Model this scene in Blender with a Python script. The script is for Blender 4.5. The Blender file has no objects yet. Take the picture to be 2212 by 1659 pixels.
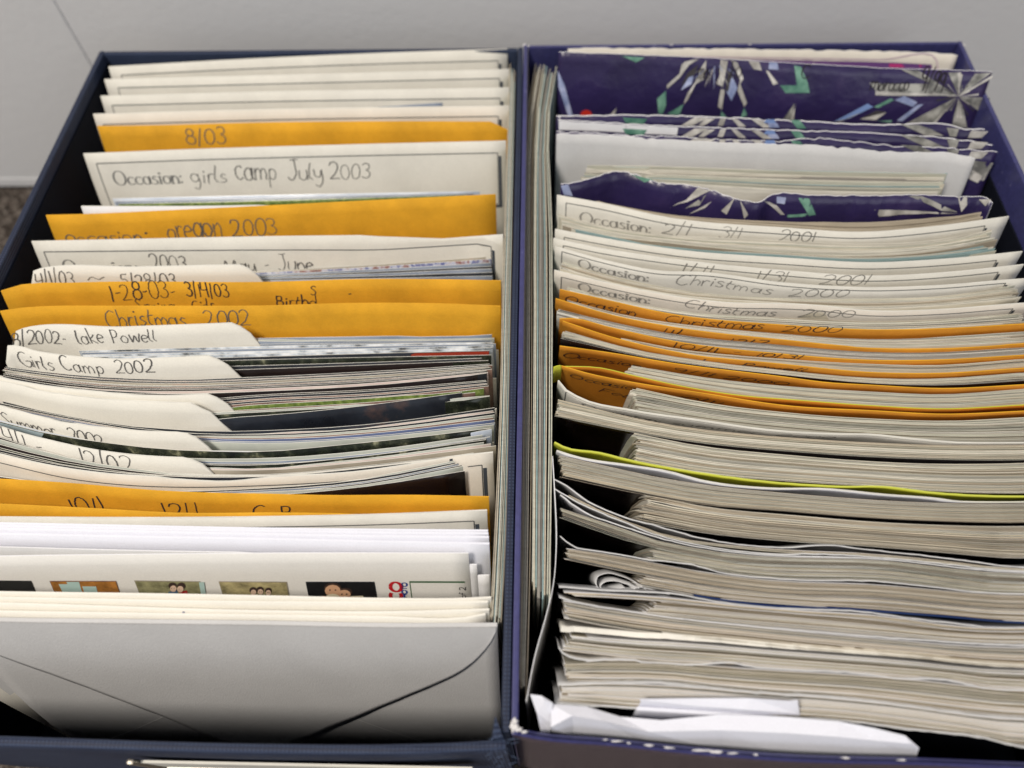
import bpy, bmesh, math, random
from mathutils import Vector, Matrix, Euler, geometry
random.seed(7)
C = bpy.context.scene.collection
sc = bpy.context.scene

# ------------------------------------------------------------------ camera
CAM_LOC = Vector((.0056, -.0197, .2077)); FPX = 1591.0
CAM_ROT = Euler((math.radians(30.87), math.radians(1.32), math.radians(1.125)))
cd = bpy.data.cameras.new('camera'); cam = bpy.data.objects.new('camera', cd); C.objects.link(cam)
cam.location = CAM_LOC; cam.rotation_euler = CAM_ROT
cd.sensor_width = 36; cd.lens = FPX/2212*36; cd.clip_start = .01; cd.clip_end = 50
cd.dof.use_dof = True; cd.dof.focus_distance = .238; cd.dof.aperture_fstop = 6.8
sc.camera = cam

# ------------------------------------------------------------------ light
w = bpy.data.worlds.new('World'); sc.world = w; w.use_nodes = True
bg = w.node_tree.nodes['Background']; bg.inputs[0].default_value = (.93, .96, 1, 1); bg.inputs[1].default_value = .27
def area(name, loc, target, size, power, col):
    ld = bpy.data.lights.new(name, 'AREA'); ld.shape = 'DISK'; ld.size = size; ld.energy = power; ld.color = col
    o = bpy.data.objects.new(name, ld); C.objects.link(o); o.location = loc
    o.rotation_euler = (Vector(target)-Vector(loc)).to_track_quat('-Z', 'Y').to_euler()
    return o
area('ceiling_lamp', (-.62, -.36, 1.5), (0, .14, 0), .42, 24, (1, .925, .82))
area('front_fill_light', (.7, -1.3, .9), (0, .25, 0), 1.0, 3.6, (.90, .94, 1))  # added fill, aimed to brighten the wall and the card fronts
sc.view_settings.view_transform = 'Standard'; sc.view_settings.look = 'None'
sc.view_settings.exposure = .08; sc.view_settings.gamma = 1

# ------------------------------------------------------------------ pixel -> place on a level plane (used to measure where each thing stands)
CM = CAM_ROT.to_matrix()
def ray(px, py):
    return CM @ Vector(((px-1106)/FPX, -(py-829.5)/FPX, -1))
def at(px, py, z=0.0):
    d = ray(px, py); t = (z-CAM_LOC.z)/d.z
    return CAM_LOC + d*t

# ------------------------------------------------------------------ materials
def N(nt, t, **kw):
    n = nt.nodes.new(t)
    for k, v in kw.items(): setattr(n, k, v)
    return n
def base_mat(name, rough=.6, spec=.3):
    m = bpy.data.materials.new(name); m.use_nodes = True
    b = m.node_tree.nodes['Principled BSDF']; b.inputs['Roughness'].default_value = rough
    b.inputs['Specular IOR Level'].default_value = spec
    return m, m.node_tree, b
def noise(nt, scale, detail=4, vec=None, rough=.5):
    n = N(nt, 'ShaderNodeTexNoise'); n.inputs['Scale'].default_value = scale
    n.inputs['Detail'].default_value = detail; n.inputs['Roughness'].default_value = rough
    if vec: nt.links.new(vec, n.inputs['Vector'])
    return n
def ramp(nt, fac, stops, interp='LINEAR'):
    r = N(nt, 'ShaderNodeValToRGB'); r.color_ramp.interpolation = interp
    e = r.color_ramp.elements
    while len(e) < len(stops): e.new(.5)
    for i, (p, c) in enumerate(stops): e[i].position = p; e[i].color = (*c, 1)
    nt.links.new(fac, r.inputs[0]); return r
def bump(nt, b, h, strength, dist):
    bp = N(nt, 'ShaderNodeBump'); bp.inputs['Strength'].default_value = strength; bp.inputs['Distance'].default_value = dist
    nt.links.new(h, bp.inputs['Height']); nt.links.new(bp.outputs[0], b.inputs['Normal'])
def coords(nt, scale=(1, 1, 1)):
    tc = N(nt, 'ShaderNodeTexCoord'); mp = N(nt, 'ShaderNodeMapping'); mp.inputs['Scale'].default_value = scale
    nt.links.new(tc.outputs['Object'], mp.inputs[0]); return mp.outputs[0]
def paper(name, col, var=.06, rough=.75, spec=.2, trans=.0, bumpd=.00012):
    m, nt, b = base_mat(name, rough, spec)
    v = coords(nt); n = noise(nt, 55, 6, v, .65); n2 = noise(nt, 1900, 3, v)
    lo = tuple(c*(1-var*1.6) for c in col); hi = tuple(min(1, c*(1+var*.6)) for c in col)
    r = ramp(nt, n.outputs[0], [(.3, lo), (.7, hi)])
    mx = N(nt, 'ShaderNodeMix'); mx.data_type = 'RGBA'; mx.blend_type = 'MULTIPLY'; mx.inputs[0].default_value = .22
    r2 = ramp(nt, n2.outputs[0], [(.3, (.72, .72, .72)), (.7, (1, 1, 1))])
    nt.links.new(r.outputs[0], mx.inputs[6]); nt.links.new(r2.outputs[0], mx.inputs[7])
    nt.links.new(mx.outputs[2], b.inputs['Base Color']); bump(nt, b, n2.outputs[0], .35, bumpd)
    if trans:
        b.inputs['Subsurface Weight'].default_value = trans; b.inputs['Subsurface Radius'].default_value = (.0012, .001, .0008)
    return m
def edge_mat(name, col, var=.16):
    # long thin fibres and dust along cut edges of photographic paper
    m, nt, b = base_mat(name, .7, .2)
    v = coords(nt, (60, 900, 900)); n = noise(nt, 1.0, 5, v, .6)
    lo = tuple(c*(1-var*1.5) for c in col)
    r = ramp(nt, n.outputs[0], [(.28, lo), (.62, col), (.85, tuple(min(1, c*1.08) for c in col))])
    nt.links.new(r.outputs[0], b.inputs['Base Color'])
    return m
def picture(name, stops, scale=70, rough=.22, interp='LINEAR', detail=6, stretch=(1, 1, 1)):
    m, nt, b = base_mat(name, rough, .45)
    v = coords(nt, stretch)
    oi = N(nt, 'ShaderNodeObjectInfo'); ad = N(nt, 'ShaderNodeVectorMath', operation='ADD')
    nt.links.new(v, ad.inputs[0])
    ml = N(nt, 'ShaderNodeMath', operation='MULTIPLY'); ml.inputs[1].default_value = 7.3
    nt.links.new(oi.outputs['Random'], ml.inputs[0]); nt.links.new(ml.outputs[0], ad.inputs[1])
    n = noise(nt, scale, detail, ad.outputs[0], .62)
    r = ramp(nt, n.outputs[0], stops, interp); nt.links.new(r.outputs[0], b.inputs['Base Color'])
    return m
CREAM = paper('cream_card', (.76, .735, .67)); CREAM2 = paper('warm_cream_card', (.78, .73, .65))
TABM = paper('tab_card', (.80, .775, .71), .03)
WHITE = paper('white_paper', (.80, .80, .83), .03); GREYW = paper('grey_white_paper', (.62, .62, .63), .05)
PALE = paper('pale_envelope_paper', (.84, .81, .74), .03)
FRONT = paper('silver_white_envelope_paper', (.58, .575, .58), .035, bumpd=.0003)
ORANGE = paper('manila_orange', (.74, .375, .025), .13, bumpd=.0003); ORANGE_SHADED = paper('manila_orange_shaded', (.60, .25, .025), .12, bumpd=.0003)  # second orange is a shaded copy: browner for faces leaning from the light
YGREEN = paper('yellow_green_paper', (.52, .53, .05), .05)
BLUISH = paper('cool_white_paper', (.80, .81, .90), .02)
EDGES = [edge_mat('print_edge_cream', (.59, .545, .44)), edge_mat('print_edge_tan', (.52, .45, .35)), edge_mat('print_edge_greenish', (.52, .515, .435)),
         edge_mat('print_edge_grey', (.42, .405, .36)), edge_mat('print_edge_light', (.70, .665, .58)), edge_mat('print_edge_teal', (.30, .42, .43)), edge_mat('print_edge_dark', (.30, .28, .25)), edge_mat('print_edge_dimmed', (.36, .31, .24))]  # last tone paints dark streaks between prints and falloff toward the front
E_WHITE = edge_mat('print_edge_white', (.70, .685, .63))
PIC = dict(
 foliage=picture('picture_foliage', [(.3, (.004, .005, .005)), (.5, (.015, .02, .012)), (.6, (.05, .055, .035)), (.68, (.22, .22, .14)), (.8, (.5, .48, .38))], 190),
 dark=picture('picture_dark', [(.3, (.005, .006, .010)), (.6, (.022, .027, .038)), (.72, (.10, .06, .05))], 45),
 black=picture('picture_black', [(.35, (.008, .004, .004)), (.8, (.02, .012, .012))], 25),
 sky=picture('picture_sky', [(.3, (.35, .42, .55)), (.55, (.62, .68, .78)), (.75, (.8, .82, .86))], 50),
 snow=picture('picture_snow', [(.35, (.05, .06, .07)), (.5, (.5, .55, .62)), (.62, (.75, .78, .82))], 120),
 blue=picture('picture_blue', [(.35, (.09, .12, .24)), (.6, (.14, .18, .33)), (.8, (.3, .36, .5))], 35),
 slate=picture('picture_slate', [(.35, (.16, .20, .27)), (.6, (.28, .32, .40))], 40),
 grass=picture('picture_grass', [(.3, (.04, .07, .01)), (.55, (.14, .2, .04)), (.75, (.28, .33, .1))], 500),
 tan=picture('picture_tan', [(.35, (.26, .23, .18)), (.6, (.40, .36, .29)), (.75, (.5, .3, .25))], 30),
 brown=picture('picture_brown', [(.3, (.10, .05, .04)), (.55, (.25, .15, .12)), (.75, (.45, .33, .27))], 80),
 grey=picture('picture_grey', [(.3, (.36, .38, .35)), (.7, (.5, .53, .48))], 40),
 pink=picture('picture_pink', [(.3, (.5, .38, .36)), (.7, (.68, .58, .54))], 70),
 red=picture('picture_red', [(.3, (.30, .03, .015)), (.7, (.42, .06, .03))], 30),
 mixed=picture('picture_mixed', [(.25, (.02, .02, .04)), (.42, (.25, .1, .08)), (.5, (.5, .52, .62)), (.56, (.1, .12, .3)), (.7, (.5, .46, .46))], 160, stretch=(1, .6, .6)),
)
def flat(name, col, rough=.6, spec=.2, metal=0):
    m, nt, b = base_mat(name, rough, spec); b.inputs['Base Color'].default_value = (*col, 1); b.inputs['Metallic'].default_value = metal
    return m
PENCIL2 = flat('faint_pencil_grey', (.27, .26, .24)); PENCIL = flat('pencil_grey', (.12, .115, .11)); PEN = flat('pen_ink', (.035, .03, .035)); PRINTINK = flat('printed_grey_ink', (.17, .17, .165))
LINEINK = flat('frame_line_ink', (.06, .065, .07)); SHADOWINK = flat('frame_drop_line_ink', (.05, .06, .075))
REDINK = flat('red_print', (.48, .012, .02)); BLUEINK = flat('blue_print', (.02, .05, .25)); GREENINK = flat('green_print', (.02, .10, .03)); BLACKINK = flat('black_print', (.02, .02, .02))
def navyp():
    m, nt, b = base_mat('navy_printed_paper', .3, .5); v = coords(nt); n = noise(nt, 38, 4, v, .5); n2 = noise(nt, 1500, 3, v)
    r = ramp(nt, n.outputs[0], [(.3, (.020, .014, .058)), (.55, (.028, .019, .082)), (.75, (.06, .04, .12))]); nt.links.new(r.outputs[0], b.inputs['Base Color']); bump(nt, b, n.outputs[0], .6, .004); return m
NAVYP = navyp()
def foil(name, lo, hi, sc_=160):
    m, nt, b = base_mat(name, .22, .6); v = coords(nt, (1, 1, 1)); n = noise(nt, sc_, 3, v, .5)
    r = ramp(nt, n.outputs[0], [(.35, lo), (.5, tuple((a+c)/2 for a, c in zip(lo, hi))), (.62, hi)]); nt.links.new(r.outputs[0], b.inputs['Base Color']); b.inputs['Metallic'].default_value = .15; return m
SH = dict(w=foil('shard_white', (.42, .40, .37), (.80, .77, .72)), s=foil('shard_silver', (.16, .16, .15), (.55, .54, .50)), g=foil('shard_green', (.09, .24, .18), (.25, .48, .37)), l=foil('shard_lilac', (.26, .32, .55), (.55, .60, .85)),
          b=flat('shard_blue', (.20, .30, .58), .4), k=flat('shard_charcoal', (.06, .055, .06), .4), r=flat('shard_red', (.55, .03, .02), .4), o=flat('shard_orange', (.6, .2, .05), .4))
PURPLEP = flat('purple_print', (.16, .07, .24)); MAUVE = flat('mauve_print', (.55, .42, .5))
def cloth(name, col, hi, sc_=900):
    m, nt, b = base_mat(name, .62, .35); v = coords(nt)
    w1 = N(nt, 'ShaderNodeTexWave', bands_direction='Y'); w1.inputs['Scale'].default_value = sc_/3.1; w1.inputs['Distortion'].default_value = .6
    w2 = N(nt, 'ShaderNodeTexWave', bands_direction='X'); w2.inputs['Scale'].default_value = sc_/3.1; w2.inputs['Distortion'].default_value = .6
    w3 = N(nt, 'ShaderNodeTexWave', bands_direction='Z'); w3.inputs['Scale'].default_value = sc_/3.1; w3.inputs['Distortion'].default_value = .6
    a = N(nt, 'ShaderNodeMath', operation='MULTIPLY'); c = N(nt, 'ShaderNodeMath', operation='ADD')
    for x in (w1, w2, w3): nt.links.new(v, x.inputs[0])
    nt.links.new(w1.outputs[1], a.inputs[0]); nt.links.new(w2.outputs[1], a.inputs[1]); nt.links.new(a.outputs[0], c.inputs[0]); nt.links.new(w3.outputs[1], c.inputs[1])
    r = ramp(nt, c.outputs[0], [(.2, col), (1, hi)])
    n = noise(nt, 90, 5, v); mx = N(nt, 'ShaderNodeMix'); mx.data_type = 'RGBA'; mx.blend_type = 'MULTIPLY'; mx.inputs[0].default_value = .5
    r2 = ramp(nt, n.outputs[0], [(.3, (.55, .55, .6)), (.7, (1, 1, 1))])
    nt.links.new(r.outputs[0], mx.inputs[6]); nt.links.new(r2.outputs[0], mx.inputs[7]); nt.links.new(mx.outputs[2], b.inputs['Base Color'])
    bump(nt, b, c.outputs[0], .6, .00015)
    return m
NAVY = cloth('navy_book_cloth', (.012, .018, .045), (.05, .07, .13)); LINING = flat('dark_navy_lining', (.0035, .005, .012), .8)
def glossy(name, col, wear, rough=.32):
    m, nt, b = base_mat(name, rough, .5); v = coords(nt, (1, 1, 1)); n = noise(nt, 420, 6, v, .7); n2 = noise(nt, 30, 3, v)
    ad = N(nt, 'ShaderNodeMath', operation='ADD'); ml = N(nt, 'ShaderNodeMath', operation='MULTIPLY'); ml.inputs[1].default_value = .45
    nt.links.new(n2.outputs[0], ml.inputs[0]); nt.links.new(n.outputs[0], ad.inputs[0]); nt.links.new(ml.outputs[0], ad.inputs[1])
    r = ramp(nt, ad.outputs[0], [(.3, tuple(c*.8 for c in col)), (.7, col), (wear, tuple(min(1, c*1.3) for c in col)), (min(1, wear+.03), (.6, .58, .68))])
    nt.links.new(r.outputs[0], b.inputs['Base Color']); return m
PURPLE = glossy('violet_blue_coated_paper', (.044, .045, .145), .93); MAUVEBOX = glossy('mauve_coated_paper', (.085, .062, .085), .96, .28)
SCUFF = paper('bare_white_board', (.75, .73, .74)); METAL = flat('dull_nickel', (.5, .46, .40), .35, .5, .9)

# ------------------------------------------------------------------ mesh helpers
def tag(o, label=None, cat=None, group=None, kind=None):
    for k, v in (('label', label), ('category', cat), ('group', group), ('kind', kind)):
        if v: o[k] = v
def link(name, me, mats, parent=None, smooth=False):
    for m in (mats if isinstance(mats, (list, tuple)) else [mats]): me.materials.append(m)
    o = bpy.data.objects.new(name, me); C.objects.link(o); o.parent = parent
    if smooth:
        for p in me.polygons: p.use_smooth = True
    return o
def mesh(name, vs, fs, mats, parent=None, mi=None, smooth=False):
    me = bpy.data.meshes.new(name); me.from_pydata([tuple(v) for v in vs], [], fs)
    if mi: me.polygons.foreach_set('material_index', mi)
    me.update(); return link(name, me, mats, parent, smooth)
def catmull(p, n):
    if len(p) == 1: return p*n
    P = [tuple(2*a-b for a, b in zip(p[0], p[1]))]+list(p)+[tuple(2*a-b for a, b in zip(p[-1], p[-2]))]
    L = [0]
    for a, b in zip(p, p[1:]): L.append(L[-1]+math.dist(a, b))
    out = []
    for i in range(n):
        s = L[-1]*i/(n-1); k = 0
        while k < len(p)-2 and L[k+1] < s: k += 1
        t = (s-L[k])/max(1e-9, L[k+1]-L[k]); p0, p1, p2, p3 = P[k:k+4]
        # non-uniform safe tangents
        d = L[k+1]-L[k]
        dl = (L[k]-L[k-1]) if k > 0 else d; dr = (L[k+2]-L[k+1]) if k+2 < len(L) else d
        q = []
        for a0, a1, a2, a3 in zip(p0, p1, p2, p3):
            m1 = ((a2-a1)/max(d, 1e-9)*dl + (a1-a0)/max(dl, 1e-9)*d)/(d+dl+1e-9)*d
            m2 = ((a3-a2)/max(dr, 1e-9)*d + (a2-a1)/max(d, 1e-9)*dr)/(d+dr+1e-9)*d
            t2, t3 = t*t, t*t*t
            q.append((2*t3-3*t2+1)*a1+(t3-2*t2+t)*m1+(-2*t3+3*t2)*a2+(t3-t2)*m2)
        out.append(tuple(q))
    return out
def interp(x, tab):
    if x <= tab[0][0]: return tab[0][1]
    for (a, b), (c, d) in zip(tab, tab[1:]):
        if x <= c:
            t = (x-a)/max(1e-9, c-a); t = t*t*(3-2*t); return b+(d-b)*t
    return tab[-1][1]

# papers are laid out twice: first all top edges are measured, then whatever would cut through the paper in front
# of it is moved back behind that paper, and only then is everything built
TOUCH = {}
PASS = [1]; RECORD = []; COUNT = [0]
class Blank(dict):
    pass
def resolve():
    """front to back in each box: nothing may stand through the paper before it"""
    for box in (0, 1):
        items = [s for s in RECORD if s.axis.y and s.boxid == box and not s.free]
        xs = [(-.20+.0005*i) for i in range(402)] if box == 0 else [.0005*i for i in range(402)]
        front = [-9.0]*len(xs)
        for s in reversed(items):
            n = len(s.P); base = s.lean*s.g0(-s.z)
            pushed = [0.0]*n; hr = int(abs(s.P[-1].x-s.P[0].x)/(n-1)/.0005*.6) if n >= 60 else 0
            for i, p in enumerate(s.P):
                j = min(len(xs)-1, max(0, round((p.x-xs[0])/.0005)))
                f = max(front[max(0, j-hr):j+hr+1])
                need = f+s.th+.00006
                if p.y+base < need: pushed[i] = need-p.y-base
            for i in range(n):
                if pushed[i] > 0:
                    s.P[i] = s.P[i]+Vector((0, pushed[i], 0)); s.drop[i] += min(.003, .0004+pushed[i]*1.2)
            k = 0
            for j, x in enumerate(xs):
                if x < s.P[0].x or x > s.P[-1].x: continue
                while k < n-2 and s.P[k+1].x < x: k += 1
                a, b = s.P[k], s.P[k+1]; t = (x-a.x)/max(1e-9, b.x-a.x); front[j] = max(front[j], a.y+(b.y-a.y)*t+base)
class Sheet:
    """an upright piece of paper whose top edge follows a measured curve; it leans by `lean`"""
    def __init__(s, pts, z=0.0, lean=.5, depth=.1, th=.0003, n=22, vs=.06, drop=None, rough=0.0, rows=None, axis=(0, -1), free=False):
        px = catmull(pts, n); s.px = px
        s.z = z; s.lean = lean; s.vs = vs; s.th = th; s.depth = depth; s.axis = Vector((axis[0], axis[1], 0))
        s.P = [at(x, y, z) for x, y in px]
        s.drop = [interp(x, drop) if drop else 0 for x, y in px]
        s.free = free; s.idx = COUNT[0]; COUNT[0] += 1; s.boxid = 0 if pts[-1][0] < 1110 else 1
        if PASS[0] == 2:
            o = RECORD[s.idx]; s.P, s.drop = o.P, o.drop
        elif rough:
            r = random.Random(int(pts[0][1]*7+len(pts)))
            s.drop = [d+abs(r.gauss(0, rough)) for d in s.drop]
            s.P = [p+Vector((0, r.gauss(0, rough*.35), 0)) for p in s.P]
        s.U = [0]
        for a, b in zip(s.P, s.P[1:]): s.U.append(s.U[-1]+(b-a).length)
        s.nrm = []
        for i in range(n):
            a = s.P[max(0, i-1)]; b = s.P[min(n-1, i+1)]; t = (b-a).normalized(); s.nrm.append(Vector((-t.y, t.x, 0)))
        s.rows = rows or [0, .004, .010, .018, .03, .05, depth]
        if PASS[0] == 1: RECORD.append(s)
    def g0(s, v): return s.vs*(1-math.exp(-v/s.vs)) if v > 0 else v
    def g(s, v): return s.g0(v-s.z)-s.g0(-s.z)
    def col(s, i, v, off=0.0):
        return s.P[i]+s.axis*(s.lean*s.g(v))+Vector((0, 0, -v))-s.nrm[i]*off
    def surf(s, u, v, off=0.0):
        n = len(s.P); k = 0
        while k < n-2 and s.U[k+1] < u: k += 1
        t = (u-s.U[k])/(s.U[k+1]-s.U[k])
        # rows are straight between their depths
        rr = s.rows; j = 0
        if v <= 0: A, B, tv = 0, 0, 0; 
        def pt(vv): return s.col(k, vv, off).lerp(s.col(k+1, vv, off), t)
        if v <= 0:
            return pt(0)+(pt(.001)-pt(0))*(v/.001)
        while j < len(rr)-2 and rr[j+1] < v: j += 1
        tv = (v-rr[j])/(rr[j+1]-rr[j])
        return pt(rr[j]).lerp(pt(rr[j+1]), tv)
    def uv(s, px, py, real=False):
        """where the line of sight through a pixel meets this sheet: (u, v)"""
        if PASS[0] == 1 and not real: return (px*1e-4, py*1e-4)
        d = ray(px, py)
        def f(v):
            t = (s.z-v-CAM_LOC.z)/d.z; q = CAM_LOC+d*t; q = q-s.axis*(s.lean*s.g(v))
            n = len(s.P); k = 0
            while k < n-2 and s.P[k+1].x < q.x: k += 1
            a, b = s.P[k], s.P[k+1]; t2 = (q.x-a.x)/(b.x-a.x)
            return q.y-(a.y+(b.y-a.y)*t2), s.U[k]+(s.U[k+1]-s.U[k])*t2
        lo, hi = -.02, .099
        for _ in range(40):
            m = (lo+hi)/2
            if f(m)[0] < 0: lo = m
            else: hi = m
        m = (lo+hi)/2
        return f(m)[1], m
    def build(s, name, mat, edge=None, back=None, parent=None):
        if PASS[0] == 1: s.obj = Blank(); return s.obj
        n = len(s.P); vs = []; R = len(s.rows)
        for off in (0, -s.th):
            for r, v in enumerate(s.rows):
                for i in range(n):
                    vv = max(v, s.drop[i]) if r else s.drop[i]
                    if r and vv <= s.drop[i]: vv = s.drop[i]+1e-5*r
                    vs.append(s.col(i, vv, off))
        fs = []; mi = []
        q = lambda k, r, i: k*R*n+r*n+i
        for r in range(R-1):
            for i in range(n-1):
                fs.append((q(0, r, i), q(0, r+1, i), q(0, r+1, i+1), q(0, r, i+1))); mi.append(0)
                fs.append((q(1, r, i), q(1, r, i+1), q(1, r+1, i+1), q(1, r+1, i))); mi.append(2)
        for i in range(n-1):
            fs.append((q(0, 0, i), q(0, 0, i+1), q(1, 0, i+1), q(1, 0, i))); mi.append(1)
            fs.append((q(0, R-1, i), q(1, R-1, i), q(1, R-1, i+1), q(0, R-1, i+1))); mi.append(1)
        for r in range(R-1):
            fs.append((q(0, r, 0), q(1, r, 0), q(1, r+1, 0), q(0, r+1, 0))); mi.append(1)
            fs.append((q(0, r, n-1), q(0, r+1, n-1), q(1, r+1, n-1), q(1, r, n-1))); mi.append(1)
        s.obj = mesh(name, vs, fs, [mat, edge or mat, back or mat], parent, mi)
        me = s.obj.data
        for p in me.polygons: p.use_smooth = (mi[p.index] != 1)
        return s.obj

def tri_fill(poly):
    tris = geometry.tessellate_polygon([[Vector((a, b, 0)) for a, b in poly]])
    return [tuple(poly[i] for i in t) for t in tris]
def subdiv(t, m):
    out = []; st = [t]
    while st:
        a, b, c = st.pop(); la, lb, lc = math.dist(a, b), math.dist(b, c), math.dist(c, a)
        if max(la, lb, lc) <= m: out.append((a, b, c)); continue
        if la >= lb and la >= lc: q = ((a[0]+b[0])/2, (a[1]+b[1])/2); st += [(a, q, c), (q, b, c)]
        elif lb >= lc: q = ((b[0]+c[0])/2, (b[1]+c[1])/2); st += [(a, b, q), (a, q, c)]
        else: q = ((c[0]+a[0])/2, (c[1]+a[1])/2); st += [(a, b, q), (q, b, c)]
    return out
class Ink:
    """collects flat print on a sheet and links it as one child"""
    def __init__(s, sheet, off=.00012): s.s = sheet; s.off = off; s.v = []; s.f = []; s.mi = []; s.mats = []
    def add(s, uvs, mat, off=None):
        if PASS[0] == 1: return
        if mat not in s.mats: s.mats.append(mat)
        b = len(s.v); s.v += [s.s.surf(u, v, s.off if off is None else off) for u, v in uvs]; s.f.append(tuple(range(b, b+len(uvs)))); s.mi.append(s.mats.index(mat))
    def poly(s, pxs, mat, m=.006, off=None):
        if PASS[0] == 1: return
        P = [s.s.uv(*p) for p in pxs]
        for t in tri_fill(P):
            for q in subdiv(t, m): s.add(q, mat, off)
    def ribbon(s, pts, w, mat, thin=None):
        if PASS[0] == 1: return
        n = len(pts)
        if n < 2: return
        L = []; 
        for i in range(n):
            a = pts[max(0, i-1)]; b = pts[min(n-1, i+1)]; dx, dy = b[0]-a[0], b[1]-a[1]; l = math.hypot(dx, dy) or 1e-9
            ww = w if thin is None else thin+(w-thin)*abs(dy/l)**1.5
            L.append(((pts[i][0]-dy/l*ww/2, pts[i][1]+dx/l*ww/2), (pts[i][0]+dy/l*ww/2, pts[i][1]-dx/l*ww/2)))
        for (a, b), (c, d) in zip(L, L[1:]): s.add([a, b, d, c], mat)
    def line(s, p, q, w, mat, n=14):
        s.ribbon([(p[0]+(q[0]-p[0])*i/n, p[1]+(q[1]-p[1])*i/n) for i in range(n+1)], w, mat)
    def build(s, name, label=None):
        if not s.f: return
        o = mesh(name, s.v, s.f, s.mats, s.s.obj, s.mi); 
        if label: o['label'] = label
        return o

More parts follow.
